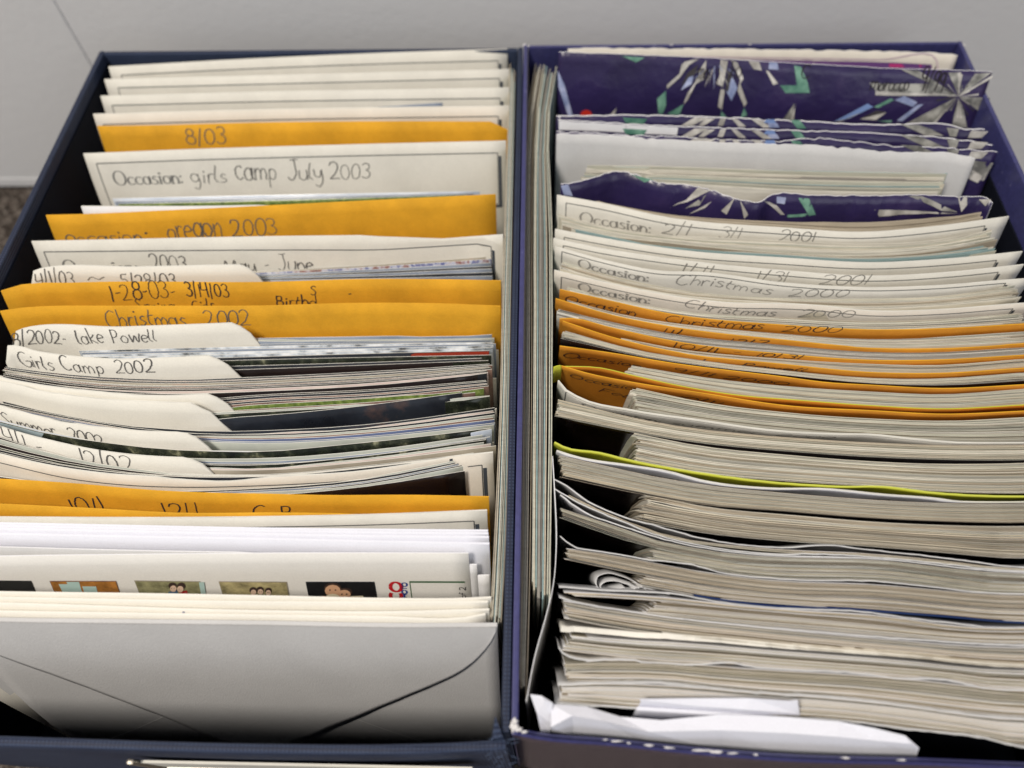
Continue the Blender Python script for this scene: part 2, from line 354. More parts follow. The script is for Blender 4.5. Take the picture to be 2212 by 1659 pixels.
# stroke letters: baseline 0, x-height .55, capitals 1. each entry: (advance, [strokes]); '|' strokes keep corners
def circ(cx, cy, rx, ry, a0, a1, n=12): return [(cx+rx*math.cos(math.radians(a0+(a1-a0)*i/n)), cy+ry*math.sin(math.radians(a0+(a1-a0)*i/n))) for i in range(n+1)]
G = {
 '0': (.62, [circ(.27, .48, .25, .48, 80, 450)]), '1': (.28, [[(.1, 1), (.1, 0)]]), '2': (.66, [circ(.27, .75, .24, .25, 165, -30, 8)+[(.3, .28), (.03, .02), (.3, .03), (.6, .02)]]),
 '3': (.6, [circ(.24, .76, .22, .22, 150, -80, 8)+circ(.24, .27, .26, .27, 80, -150, 8)]), '4': (.62, [[(.05, 1), (.03, .5), (.5, .52)], [(.45, 1), (.45, 0)]]),
 '5': (.6, [[(.5, .98), (.1, .95)], [(.1, .95), (.08, .6), (.3, .62), (.5, .35), (.3, .02), (.03, .1)]]), '7': (.58, [[(.03, .95), (.5, .97), (.2, 0)]]),
 '8': (.6, [circ(.27, .76, .19, .22, -90, 270)+[(.27, .54)], circ(.27, .27, .24, .27, 90, 450)]), '9': (.58, [circ(.24, .7, .2, .25, 0, 360)+[(.44, .6), (.42, .2), (.38, -.05)]]),
 '6': (.58, [[(.4, 1), (.1, .5)]+circ(.27, .25, .22, .25, 150, -210)]),
 '/': (.42, [[(.22, 1.1), (.06, -.15)]]), '-': (.42, [[(.06, .42), (.34, .45)]]), ':': (.28, [circ(.1, .08, .03, .03, 0, 360, 5), circ(.1, .5, .03, .03, 0, 360, 5)]), '.': (.2, [circ(.08, .03, .03, .03, 0, 360, 5)]),
 '~': (.75, [[(.02, .3), (.2, .5), (.4, .35), (.65, .5)]]), ' ': (.42, []),
 'a': (.58, [circ(.25, .27, .22, .27, 20, 350)+[(.46, .55), (.46, .12), (.56, .03)]]), 'b': (.55, [[(.08, 1), (.07, .02)], circ(.26, .27, .2, .27, 150, -170)]),
 'c': (.5, [circ(.27, .28, .23, .27, 45, 320, 9)]), 'd': (.58, [circ(.25, .27, .21, .27, 20, 350), [(.47, 1), (.46, .03)]]), 'e': (.52, [[(.05, .28), (.42, .34)]+circ(.25, .28, .21, .27, 15, 310, 9)]),
 'f': (.42, [[(.42, .95), (.25, 1), (.18, .8), (.18, 0)], [(.02, .55), (.36, .55)]]),
 'g': (.58, [circ(.25, .3, .21, .25, 20, 350), [(.46, .55), (.46, -.2), (.3, -.42), (.08, -.3)]]), 'h': (.55, [[(.08, 1), (.08, 0)], [(.08, .35), (.28, .56), (.44, .4), (.45, 0)]]),
 'i': (.26, [[(.1, .54), (.1, .02)], circ(.11, .75, .025, .025, 0, 360, 5)]), 'k': (.52, [[(.08, 1), (.08, 0)], [(.42, .55), (.1, .25), (.48, 0)]]), 'l': (.26, [[(.1, 1), (.1, .08), (.17, .02)]]),
 'm': (.82, [[(.07, .55), (.07, 0)], [(.07, .35), (.24, .56), (.36, .4), (.37, 0)], [(.37, .35), (.55, .56), (.68, .4), (.7, .02)]]), 'n': (.56, [[(.07, .55), (.07, 0)], [(.07, .35), (.28, .56), (.43, .4), (.45, .02)]]),
 'o': (.54, [circ(.26, .28, .22, .27, 90, 450)]), 'p': (.56, [[(.08, .55), (.07, -.42)], circ(.27, .28, .2, .27, 150, -170)]), 'r': (.42, [[(.07, .55), (.08, 0)], [(.08, .3), (.22, .55), (.38, .5)]]),
 's': (.46, [[(.38, .5), (.2, .56), (.1, .42), (.24, .3), (.38, .16), (.22, 0), (.04, .06)]]), 't': (.42, [[(.18, .9), (.18, .08), (.3, 0)], [(.02, .58), (.38, .6)]]), 'u': (.56, [[(.07, .55), (.08, .12), (.26, 0), (.44, .2), (.45, .55)], [(.45, .55), (.46, 0)]]),
 'w': (.72, [[(.04, .55), (.16, .02), (.32, .45), (.48, .02), (.64, .55)]]), 'y': (.54, [[(.06, .55), (.1, .2), (.28, .12), (.44, .5)], [(.45, .55), (.42, -.2), (.24, -.42), (.06, -.28)]]),
 'B': (.62, [[(.08, .98), (.08, .02)], [(.08, .95), (.4, .92), (.4, .58), (.1, .52), (.5, .45), (.48, .05), (.06, .02)]]), 'C': (.72, [circ(.4, .5, .36, .5, 55, 310, 10)]), 'F': (.58, [[(.08, 1), (.08, 0)], [(.08, .97), (.5, .98)], [(.08, .52), (.4, .54)]]),
 'G': (.78, [circ(.4, .5, .36, .5, 55, 350, 11), [(.42, .42), (.76, .42), (.75, .05)]]), 'H': (.74, [[(.08, 1), (.08, 0)], [(.62, 1), (.62, 0)], [(.08, .52), (.62, .52)]]), 'J': (.6, [[(.42, 1), (.42, .2), (.22, 0), (.03, .15)], [(.2, .98), (.6, 1)]]),
 'L': (.58, [[(.1, 1), (.08, .04), (.52, .02)]]), 'M': (.9, [[(.06, 0), (.12, .95), (.42, .2), (.72, .95), (.8, 0)]]), 'O': (.86, [circ(.4, .5, .37, .5, 90, 450, 16)]), 'P': (.6, [[(.1, 1), (.08, 0)], [(.08, .95), (.42, .92), (.48, .65), (.3, .45), (.1, .46)]]),
 'R': (.64, [[(.1, 1), (.08, 0)], [(.08, .95), (.42, .92), (.46, .66), (.1, .5), (.55, 0)]]), 'S': (.6, [[(.5, .85), (.3, 1), (.1, .82), (.26, .58), (.48, .32), (.28, .0), (.04, .12)]]), 'T': (.66, [[(.02, .98), (.62, .98)], [(.32, .98), (.32, 0)]]),
}
def write(ink, text, p0, p1, h, mat=PENCIL, w=.00045, thin=None, slant=.06, wob=.02, vertical=False, serif=False):
    """text with its baseline between two measured places, letters h metres tall"""
    r = random.Random(len(text)*31+int(p0[0]))
    a = ink.s.uv(*p0); b = ink.s.uv(*p1); tot = sum(G[c][0] for c in text)
    dx, dy = (b[0]-a[0])/tot, (b[1]-a[1])/tot; x = 0
    L = math.hypot(dx, dy); ex, ey = dx/L, dy/L
    hand = not serif and wob; sl0 = slant; w0 = w; h0 = h; ph = r.uniform(0, 6)
    for c in text:
        adv, strokes = G[c]; oy = r.uniform(-wob, wob)*2.4; sc_ = 1+r.uniform(-wob, wob)*4
        if hand: slant = sl0+r.uniform(-.06, .08); w = w0*r.uniform(.75, 1.25); h = h0*(1+.07*math.sin(ph+x*1.1)+r.uniform(-.05, .05)); oy += .04*math.sin(ph+x*.8)
        for st in strokes:
            pts = catmull(st, max(6, 4*len(st))) if len(st) > 2 else [tuple(st[0][k]+(st[1][k]-st[0][k])*i/4 for k in (0, 1)) for i in range(5)]
            out = []
            for (gx, gy) in pts:
                gx = (gx*sc_+slant*gy)*L; gy = (gy*sc_+oy)*h
                out.append((a[0]+dx*x+ex*gx+ey*gy, a[1]+dy*x+ey*gx-ex*gy))
            if hand: out = [(p[0]+r.gauss(0, .012)*h, p[1]+r.gauss(0, .012)*h) for p in out]
            ink.ribbon(out, w, mat, thin if thin is not None else w*.62)
            if serif and len(st) == 2 or serif and c in 'in':
                for q in (out[0], out[-1]): ink.line((q[0]-w*.9, q[1]), (q[0]+w*.9, q[1]), thin*1.3, mat, 2)
        x += adv

def frame(sheet, tl, tr, inset_left=True, depth=.021, right=True, low=True):
    """the printed rectangle of a divider card with its thick drop line"""
    k = Ink(sheet); a = sheet.uv(*tl); b = sheet.uv(*tr); v0 = a[1]; v1 = b[1]
    k.line(a, b, .00032, LINEINK, 30)
    if inset_left: k.line(a, (a[0], v0+depth), .00032, LINEINK)
    if right:
        k.line(b, (b[0], v1+depth), .0003, LINEINK); k.line((b[0]+.0009, v1+.0012), (b[0]+.0009, v1+depth+.0012), .0012, SHADOWINK)
    if low:
        k.line((a[0], v0+depth), (b[0], v1+depth), .0003, LINEINK, 30); k.line((a[0]+.0012, v0+depth+.0009), (b[0]+.0012, v1+depth+.0009), .0011, SHADOWINK, 30)
    k.build('printed_frame')

# ------------------------------------------------------------------ the setting: wall, floor
def boxmesh(name, lo, hi, mat, parent=None, bev=0.0, seg=2):
    bm = bmesh.new(); bmesh.ops.create_cube(bm, size=1)
    for v in bm.verts: v.co = Vector([(lo[i]+hi[i])/2+v.co[i]*(hi[i]-lo[i]) for i in range(3)])
    if bev: bmesh.ops.bevel(bm, geom=bm.edges[:], offset=bev, segments=seg, affect='EDGES', profile=.6)
    me = bpy.data.meshes.new(name); bm.to_mesh(me); bm.free()
    return link(name, me, mat, parent)
ZF = -.118; YW = .3183
def wallmat():
    m, nt, b = base_mat('white_wall_paint', .7, .2); v = coords(nt); n = noise(nt, 240, 5, v); n2 = noise(nt, 5, 3, v)
    r = ramp(nt, n2.outputs[0], [(.3, (.72, .72, .735)), (.7, (.76, .755, .76))]); nt.links.new(r.outputs[0], b.inputs['Base Color']); bump(nt, b, n.outputs[0], .3, .0005); return m
WM = wallmat()
XJ = -.2278
for lo, hi in (((-1.2, YW, ZF), (XJ-.00015, YW+.02, 1.2)), ((XJ+.00015, YW, ZF), (1.2, YW+.02, 1.2))):
    o = boxmesh('wall', lo, hi, WM, None, .0005, 1); o['kind'] = 'structure'
o = boxmesh('wall', (-1.2, YW+.021, ZF), (1.2, YW+.03, 1.2), WM); o['kind'] = 'structure'
for lo, hi in (((-1.2, YW-.0005, ZF), (XJ-.0004, YW-.0001, ZF+.006)), ((XJ+.0004, YW-.0005, ZF), (1.2, YW-.0001, ZF+.006))):
    o = boxmesh('baseboard', lo, hi, WM, None, .0004, 1); o['kind'] = 'structure'
def carpet():
    m, nt, b = base_mat('speckled_carpet', .95, .1); v = coords(nt); n = noise(nt, 420, 6, v, .7)
    r = ramp(nt, n.outputs[0], [(.32, (.05, .035, .03)), (.5, (.17, .14, .12)), (.66, (.38, .34, .30))]); nt.links.new(r.outputs[0], b.inputs['Base Color']); bump(nt, b, n.outputs[0], 1, .004); return m
CP = carpet()
mesh('floor', [(-2.5, -2.5, ZF-.004), (2.5, -2.5, ZF-.004), (2.5, .34, ZF-.004), (-2.5, .34, ZF-.004)], [(0, 1, 2, 3)], CP)['kind'] = 'structure'
rr = random.Random(3); cv = []; cf = []
for k in range(5200):     # carpet tufts close to the boxes, where the camera can see them
    x = rr.uniform(-.36, -.2) if k % 3 else rr.uniform(.2, .33); y = rr.uniform(.1, YW-.002); a = rr.uniform(0, 6.28); l = rr.uniform(.002, .005); h = rr.uniform(.002, .006)
    ca, sa = math.cos(a)*l/2, math.sin(a)*l/2; b0 = len(cv)
    tx, ty = rr.uniform(-.002, .002), rr.uniform(-.002, .002); z = ZF-.005
    cv += [(x-ca, y-sa, z), (x+sa*.6, y-ca*.6, z), (x+ca, y+sa, z), (x+tx, y+ty, z+h)]; cf += [(b0, b0+1, b0+3), (b0+1, b0+2, b0+3), (b0+2, b0, b0+3)]
o = mesh('carpet_pile', cv, cf, CP); tag(o, 'speckled brown carpet pile beside and behind the boxes', 'carpet', None, 'stuff')

# ------------------------------------------------------------------ the two boxes
def empty(name, loc, label, cat, group=None):
    o = bpy.data.objects.new(name, None); C.objects.link(o); o.location = loc; tag(o, label, cat, group); return o
def bowed_wall(name, inner, th, mat, lining, rim, parent, z=0.0, h=.1165):
    s = Sheet(inner, z=z, lean=0, depth=h, th=.0006, n=40, rows=[0, .0008, .002, .006, .02, .06, h]); RECORD.clear(); COUNT[0] = 0
    P = s.P; n = len(P); prof = [(-.0, -h), (-.0, -.0010), (.0004, -.0003), (.0009, 0), (th-.0009, 0), (th-.0004, -.0003), (th, -.0010), (th, -.012), (th, -h)]
    vs = [p-s.nrm[i]*o_+Vector((0, 0, zz)) for (o_, zz) in prof for i, p in enumerate(P)]
    fs = []; mi = []
    for j in range(len(prof)-1):
        for i in range(n-1): fs.append((j*n+i, j*n+i+1, (j+1)*n+i+1, (j+1)*n+i)); mi.append(0 if j == 0 else 2 if j >= 6 else 1)
    for i in (0, n-1): fs.append(tuple(j*n+i for j in range(len(prof)))); mi.append(1)
    o = mesh(name, vs, fs, [lining, rim, mat], None, mi, True); pm = parent.matrix_world.copy() if False else Matrix.Translation(parent.location)
    o.parent = parent; o.matrix_parent_inverse = pm.inverted(); return o, s
def child(o, par): o.parent = par; o.matrix_parent_inverse = Matrix.Translation(par.location).inverted(); return o
LB = empty('photo_box', (-.0975, .14, ZF), 'navy cloth covered photo storage box, the darker one of the pair', 'box', 'photo storage boxes side by side')
tl = .0024; W1 = .195; L_ = .282; W2 = .1949; tr_ = .0018
child(boxmesh('side_wall', (-W1, .0, ZF+.001), (-W1+tl, L_, 0), [NAVY], None, .0007), LB)
child(boxmesh('side_wall', (-tl, .0005, ZF+.001), (-.00015, L_, 0), [NAVY], None, .0007), LB)
child(boxmesh('back_wall', (-W1+tl+.0001, L_-tl, ZF+.001), (-tl-.0001, L_-.0003, -.0001), [NAVY], None, .0007), LB)
child(boxmesh('base', (-W1+tl+.0001, .003, ZF+.0005), (-tl-.0001, L_-tl-.0001, ZF+.003), [LINING], None), LB)
child(boxmesh('lining', (-W1+tl+.0001, .003, ZF+.0032), (-W1+tl+.0007, L_-tl-.0001, -.0045), [LINING], None), LB)
fwL, sL = bowed_wall('front_wall', [(-500, 1572), (0, 1589), (590, 1606), (850, 1607), (1000, 1602), (1092, 1596)], tl, NAVY, LINING, NAVY, LB)
RB = empty('photo_box', (.0975, .14, ZF), 'glossy violet blue photo storage box with scuffed white corner', 'box', 'photo storage boxes side by side')
child(boxmesh('side_wall', (.0002, -.0002, ZF+.001), (.0002+tr_, L_+.001, .0004), [PURPLE], None, .0005), RB)
child(boxmesh('side_wall', (W2-tr_, -.002, ZF+.001), (W2, L_+.001, .0004), [PURPLE], None, .0005), RB)
child(boxmesh('back_wall', (.0002+tr_+.0001, L_+.001-tr_, ZF+.001), (W2-tr_-.0001, L_+.0008, .0003), [PURPLE], None, .0005), RB)
child(boxmesh('base', (.0021, .001, ZF+.0005), (W2-tr_-.0001, L_-.001, ZF+.003), [LINING], None), RB)
child(boxmesh('lining', (W2-tr_-.0008, .003, ZF+.0032), (W2-tr_-.0001, L_-.002, -.013), [LINING], None), RB)
fwR, sR = bowed_wall('front_wall', [(1113, 1571), (1180, 1583), (1300, 1592), (1500, 1612), (1696, 1627), (2000, 1636), (2212, 1645), (2790, 1655)], tr_, MAUVEBOX, LINING, PURPLE, RB, z=.0004)
# scuffs: bare board on the front corner and along the front rim
def blob_strip(name, pts, mat, parent, z, seed):
    r = random.Random(seed); vs = []; fs = []
    for (x, y, rx, ry) in pts:
        c = at(x, y, z); b = len(vs); m = 9; sx = rx/6800; sy = ry/6800
        ring = [Vector((math.cos(k*2*math.pi/m)*sx*r.uniform(.6, 1.3), math.sin(k*2*math.pi/m)*sy*r.uniform(.6, 1.3), 0)) for k in range(m)]
        vs += [c+q+Vector((0, 0, -.0004)) for q in ring]+[c+q*.6+Vector((0, 0, r.uniform(.0001, .0003))) for q in ring]+[c+Vector((0, 0, .0003))]
        for k in range(m):
            fs += [(b+k, b+(k+1) % m, b+m+(k+1) % m, b+m+k), (b+m+k, b+m+(k+1) % m, b+2*m)]
    o = mesh(name, vs, fs, mat); return child(o, parent)
blob_strip('worn_corner', [(1112, 1556, 5, 6), (1107, 1566, 5, 7), (1113, 1571, 7, 6), (1121, 1576, 8, 4), (1133, 1581, 8, 3), (1108, 1578, 4, 5)], SCUFF, RB, .0007, 2)
blob_strip('worn_rim', [(1128+x, y, a, b) for x, y, a, b in ((180, 1598, 5, 1.5), (205, 1601, 12, 2), (230, 1605, 6, 2), (273, 1610, 10, 2.5), (318, 1615, 15, 2), (390, 1621, 20, 2.5), (420, 1624, 16, 2.5), (455, 1627, 14, 2), (505, 1630, 6, 2), (700, 1637, 9, 2), (820, 1642, 12, 2))], SCUFF, RB, .00045, 5)
blob_strip('worn_rim', [(1134, 96, 7, 4), (1142, 99, 5, 2), (1450, 97, 10, 1.2), (1620, 96, 9, 1), (2083, 97, 6, 3)], SCUFF, RB, .00045, 8)
# frayed cloth at the front right corner of the left box
def solid_facets(name, vpx, faces, mat, th=.0003, parent=None, sub=0):
    if PASS[0] == 1 and RECORD: return Blank()
    vs = [at(x, y, z) for x, y, z in vpx]; me = bpy.data.meshes.new(name); me.from_pydata(vs, [], faces); me.update()
    bm = bmesh.new(); bm.from_mesh(me); bmesh.ops.recalc_face_normals(bm, faces=bm.faces[:]); bm.to_mesh(me); bm.free()
    o = link(name, me, mat, None, sub > 0)
    if sub: s = o.modifiers.new('subsurf', 'SUBSURF'); s.levels = sub; s.render_levels = sub
    s = o.modifiers.new('solid', 'SOLIDIFY'); s.thickness = th; s.offset = 0
    if parent: child(o, parent)
    return o
solid_facets('frayed_cloth', [(1070, 1547, .004), (1086, 1590, .0005), (1062, 1595, .0005), (1058, 1602, -.002), (1092, 1602, -.002)], [(0, 1, 2), (1, 2, 3, 4)], NAVY, .0003, LB)
rr = random.Random(11); tv = []; tf = []
for k in range(20):
    x = 1060+rr.random()*52; y = 1596+rr.random()*60; p = at(x, y, rr.uniform(-.001, .0006)); d = Vector((rr.uniform(-.003, .003), rr.uniform(-.0012, .0012), rr.uniform(-.002, .0008)))
    q = Vector((0, .00007, .00005)); b = len(tv); mid = p+d*.5+Vector((0, 0, rr.uniform(0, .0008))); tv += [p-q, p+q, mid-q, mid+q, p+d]; tf += [(b, b+1, b+3, b+2), (b+2, b+3, b+4)]
o = child(mesh('loose_threads', tv, tf, flat('pale_thread', (.08, .11, .18))), LB); o['kind'] = 'stuff'
# label holder on the front of the left box
fy = at(500, 1607, 0).y-.0027
xa, xb = at(225, 1652, -.006).x, at(1020, 1652, -.006).x
LHo = fy
o = child(boxmesh('label_holder', (xa, LHo-.0016, -.040), (xa+.0022, LHo-.0001, -.0170), METAL, None, .0006), LB)
child(boxmesh('label_holder', (xa+.0023, LHo-.0014, -.040), (xb, LHo-.0001, -.0375), METAL, None, .0005), LB)
child(boxmesh('label_card', (xa+.0024, LHo-.0009, -.0374), (xb-.001, LHo-.0002, -.0205), [CREAM], None), LB)

kw_edge = {}
NP = [0]; STUFF = []
def papers():
    # ------------------------------------------------------------------ papers, left box
    def card(name, pts, mat, label, cat, group=None, **kw):
        s = Sheet(pts, **kw); s.build(name, mat, kw_edge.get(mat)); tag(s.obj, label, cat, group); return s
    def ordinal(i): return ['backmost', 'second', 'third', 'fourth', 'fifth', 'sixth', 'seventh', 'eighth', 'ninth', 'tenth', 'eleventh', 'twelfth', 'thirteenth', 'fourteenth', 'fifteenth'][i]
    def rs(pts, n=14):
        return catmull(pts, n)
    def lprint(pts, pic, label, group, z=-.0004, th=.00016, on=None, lean=.5, edge=None, n=16):
        if on: z = touch(on, pts)
        s = Sheet(pts, z=z, lean=lean, depth=.098, th=th, n=n, rows=[0, .003, .008, .016, .03, .06, .098])
        s.build('photo_print', PIC[pic], edge or E_WHITE, WHITE); tag(s.obj, label, 'photo print', group); NP[0] += 1; return s
    def touch(s, pts, xmax=450):
        """depth below the top of sheet s at which prints with this top edge rest against it"""
        key = (s.idx, pts[0], len(pts))
        if PASS[0] == 1: TOUCH[key] = -max(.0004, min([s.uv(x, y, True)[1] for x, y in catmull(pts, 9) if s.px[0][0]+8 < x < xmax])-.0009)
        return TOUCH[key]
    def lstack(A, B, pics, where, group, jl=4, jr=3, z=-.0004, on=None, **kw):
        if on: z = touch(on, A)
        n = len(pics); a = rs(A); b = rs(B); r = random.Random(int(A[0][1]*3+len(pics))); out = []
        for i, pc in enumerate(pics):
            t = i/max(1, n-1); t = min(1, max(0, t+(r.uniform(-.25, .25)/n if 0 < i < n-1 else 0)))
            dx0, dx1 = r.uniform(-jl, jl), r.uniform(-jr, jr)
            pts = []
            for k, (p, q) in enumerate(zip(a, b)):
                e = k/13; pts.append((p[0]*(1-t)+q[0]*t+dx0*(1-e)+dx1*e, p[1]*(1-t)+q[1]*t+r.uniform(-.25, .25)))
            lab = f"{NICE[pc]} photo print, {ordinal(i)+(' from the back' if i else '')} {where}"
            out.append(lprint(pts, pc, lab, group, z=z-r.uniform(0, .0006), **kw))
        return out
    NICE = dict(foliage='dark foliage', dark='dark', black='black', sky='pale sky blue', snow='snow and shade', blue='deep blue', slate='slate blue', grass='green grass', tan='tan', brown='brown', grey='pale grey green', pink='pinkish', red='red', mixed='many coloured')
    LL = .5
    divg = 'cream divider cards with printed frame'
    def divider(pts, label, fr=None, mat=CREAM, lean=LL, z=0, group=divg, **kw):
        s = Sheet(pts, z=z, lean=lean, th=.0004, n=kw.pop('n', 24), **kw); s.build('divider_card', mat, E_WHITE); tag(s.obj, label, 'divider', group)
        if fr: frame(s, *fr)
        return s
    divider([(234, 144.6), (553, 127), (800, 116), (1096, 106)], 'cream framed divider card backmost of the navy box, nothing written in view', ((262, 162), (1076, 131)))
    divider([(225, 172), (553, 163.6), (1100, 150)], 'cream framed divider card, second from the back wall of the navy box', ((255, 189.6), (1079, 169)), mat=CREAM)
    s3 = divider([(217, 208), (553, 199), (1100, 190)], 'cream framed divider card with a dark sliver showing at its lower right', ((242, 227.6), (1080, 212)))
    lprint([(700, 236), (820, 230.5), (956, 221.5)], 'slate', 'narrow dark print sliver in front of the third cream divider card', 'loose photo prints')
    divider([(201, 247), (553, 237), (1100, 229)], 'warm cream framed divider card directly behind the 8/03 orange envelope', ((223, 269), (1076, 251)), mat=CREAM2)
    envg = 'orange manila envelopes'
    def orange(pts, label, mat=ORANGE, lean=LL, z=0, n=24, **kw):
        s = Sheet(pts, z=z, lean=lean, th=.00035, n=n, **kw); s.build('manila_envelope', mat, mat); tag(s.obj, label, 'envelope', envg); return s
    s = orange([(210, 273), (310, 272), (553, 266), (900, 263), (1098, 264)], 'orange envelope with 8/03 pencilled near its left side', drop=[(1075, 0), (1098, .003)])
    k = Ink(s); write(k, '8/03', (404, 311), (492, 310), .0062, w=.0005); k.build('handwriting')
    s = divider([(180, 332.6), (450, 322), (737, 313.6), (1093, 305)], 'cream divider card reading Occasion: girls camp July 2003', ((208, 353), (1075, 330)), depth=.1)
    k = Ink(s); write(k, 'Occasion:', (250, 400), (400, 395.5), .0056, PRINTINK, .00075, .00022, 0, 0, serif=True); k.build('printed_text')
    k = Ink(s); write(k, 'girls', (414, 395), (494, 392), .0070, w=.00045); write(k, 'camp', (511, 391), (601, 388), .0085, w=.00045); write(k, 'July', (622, 389), (700, 386), .0072, w=.00045); write(k, '2003', (713, 386), (803, 384), .0066, w=.00045); k.build('handwriting')
    g = 'photo prints in front of the girls camp July 2003 card'
    lstack([(240, 429), (553, 422), (1033, 413)], [(255, 441), (553, 433), (1010, 421)], ['sky', 'slate', 'grass'], 'behind the oregon 2003 envelope', g, z=-.012)
    divider([(175, 446), (433, 446), (700, 440), (1050, 429)], 'plain white card peeking out at left behind the oregon 2003 envelope', mat=WHITE, group='white cards')
    s = orange([(99, 465.5), (200, 463), (300, 458.6), (737, 437), (1071, 420.5)], 'orange envelope reading occasion: oregon 2003')
    k = Ink(s); write(k, 'occasion:', (145, 526), (326, 522), .0060, w=.0005); write(k, 'oregon', (363, 516), (484, 513), .0090, w=.0005); write(k, '2003', (502, 511), (602, 506), .0066, w=.0005); k.build('handwriting')
    s = divider([(68, 522), (300, 517), (553, 512), (1086, 507)], 'cream divider card reading Occasion: 2003 May - June', ((94.5, 543.6), (1061, 532)))
    k = Ink(s); write(k, 'Occasion:', (143, 592), (306, 590), .0056, PRINTINK, .00075, .00022, 0, 0, serif=True); k.build('printed_text')
    k = Ink(s); write(k, '2003', (329, 586), (409, 585), .0058); write(k, 'May - June', (487, 590), (680, 585), .0062); k.build('handwriting')
    g = 'photo prints in front of the May - June card'
    lstack([(300, 600), (553, 587), (800, 573), (1061, 554)], [(310, 622), (561, 607), (800, 602), (1066, 596)], ['tan', 'mixed', 'slate', 'dark', 'slate', 'dark', 'slate'], 'in front of the May - June card', g, z=-.010)
    tabg = 'cream tab dividers'
    def tab(pts, drop, label, lean=LL, **kw):
        s = Sheet(pts, z=0, lean=lean, th=.0004, n=60, drop=drop, **kw); s.build('tab_divider', TABM, E_WHITE); tag(s.obj, label, 'tab divider', tabg); return s
    s = tab([(55, 590), (75, 584), (300, 577), (520, 572), (800, 565), (1070, 560)], [(55, .005), (74, 0), (515, 0), (535, .0015), (585, .012)], 'cream tab divider with dates 4/1/03 ~ 5/28/03')
    k = Ink(s); write(k, '4/1/03', (80, 622), (165, 619), .0052); write(k, '~', (191, 612), (238, 612), .006); write(k, '5/28/03', (265, 620), (385, 617), .0052); k.build('handwriting')
    s = orange([(2, 629), (35, 618.5), (160, 612), (590, 610), (793, 604), (953, 604.5), (1082, 607)], 'orange envelope with dates 1-28-03- 3/14/03')
    k = Ink(s); write(k, '1-28-03-', (241, 650), (385, 645), .0060, PEN); write(k, '3/14/03', (405, 642), (498, 640), .0050, PEN); write(k, 'Spring', (297, 672), (383, 671), .0045, PEN); write(k, 'Girls', (417, 672), (467, 671), .0045, PEN)
    write(k, 'S', (670, 636), (686, 636), .0038, PEN); write(k, 'Birthd', (597, 662), (686, 662), .0045, PEN); write(k, '-', (752, 647), (762, 647), .005, PEN); k.build('handwriting')
    s = orange([(0, 673), (20, 669), (53, 665.7), (267, 662), (553, 661.7), (793, 655.6), (980, 657.7), (1081, 662)], 'orange envelope reading Christmas 2002')
    k = Ink(s); write(k, 'Christmas', (232, 707), (405, 703), .0063); write(k, '2002', (445, 703), (545, 701), .0060); k.build('handwriting')
    lstack([(300, 736), (553, 731), (1066, 723)], [(300, 750), (553, 741), (1066, 735)], ['slate', 'grey', 'slate', 'slate'], 'right of the lake Powell tab', 'photo prints right of the lake Powell tab', jr=6, z=-.0070)
    s = tab([(17, 722), (37, 714.5), (267, 707), (507, 698), (800, 687), (1075, 682)], [(17, .005), (36, 0), (500, 0), (520, .0015), (572, .013)], 'cream tab divider reading 8/2002- lake Powell')
    k = Ink(s); write(k, '8/2002-', (29, 750), (148, 746), .0048); write(k, 'lake', (171, 743), (229, 740), .0056); write(k, 'Powell', (244, 742), (342, 736), .0050); k.build('handwriting')
    base_ = s; g = 'photo prints in front of the lake Powell tab'
    w_ = 'in front of the lake Powell tab'
    lstack([(173, 758), (553, 748.5), (1068, 739.5)], [(176, 772), (553, 765), (1066, 751)], ['snow', 'slate', 'snow', 'snow'], w_, g, jr=4, on=base_)
    zl = touch(base_, [(173, 758), (553, 748.5), (1068, 739.5)])
    sr = lprint([(172, 782), (553, 771), (800, 764), (1057, 757.7)], 'dark', 'dark photo print with a red patch at its upper right corner', g, z=zl)
    k = Ink(sr); k.poly([(888, 765.5), (896, 762.6), (1056, 758.2), (1057, 768.5), (888, 773)], PIC['red']); k.build('red_patch')
    s_ = lprint([(172, 790), (496, 779), (1061, 767)], 'foliage', 'dark foliage photo print just below the red cornered print', g, z=zl)
    s_ = lprint([(172, 800), (553, 790), (800, 783), (1041, 774)], 'dark', 'dark photo print between two foliage prints behind the Girls Camp tab', g, z=zl)
    s_ = lprint([(172, 810), (553, 797.5), (1055, 779)], 'black', 'black photo print just behind the Girls Camp 2002 tab', g, z=zl)
    k = Ink(s_); k.poly([(978, 783), (1054, 779.5), (1054, 787), (978, 791)], PIC['foliage']); k.build('foliage_corner')
    s = tab([(0, 756), (14, 748.5), (80, 760), (147, 769), (240, 776), (347, 774), (453, 769), (800, 757), (1070, 746)], [(0, .005), (14, 0), (448, 0), (468, .0015), (535, .0125)], 'cream tab divider reading Girls Camp 2002')
    k = Ink(s); write(k, 'Girls', (49, 792), (121, 798), .0054); write(k, 'Camp', (137, 800), (229, 806), .0054); write(k, '2002', (251, 806), (337, 805), .0046); k.build('handwriting')
    base_ = s; w_ = 'in front of the Girls Camp tab'; g = 'photo prints in front of the Girls Camp 2002 tab'
    lstack([(16, 793), (120, 806), (240, 816), (400, 820.5), (553, 815), (820, 802), (1060, 786.5)], [(-2, 814), (120, 836), (240, 848), (400, 851), (553, 846), (820, 832), (1054, 808)], ['dark', 'brown', 'dark', 'tan', 'foliage', 'dark', 'brown', 'dark', 'black', 'pink', 'dark', 'black'], w_, g, jl=7, jr=6, on=base_)
    zl = touch(base_, [(16, 793), (120, 806), (240, 816), (400, 820.5), (553, 815), (820, 802), (1060, 786.5)])
    w_ = 'seen right of the two blank tabs'; g = 'photo prints right of the two blank tabs'
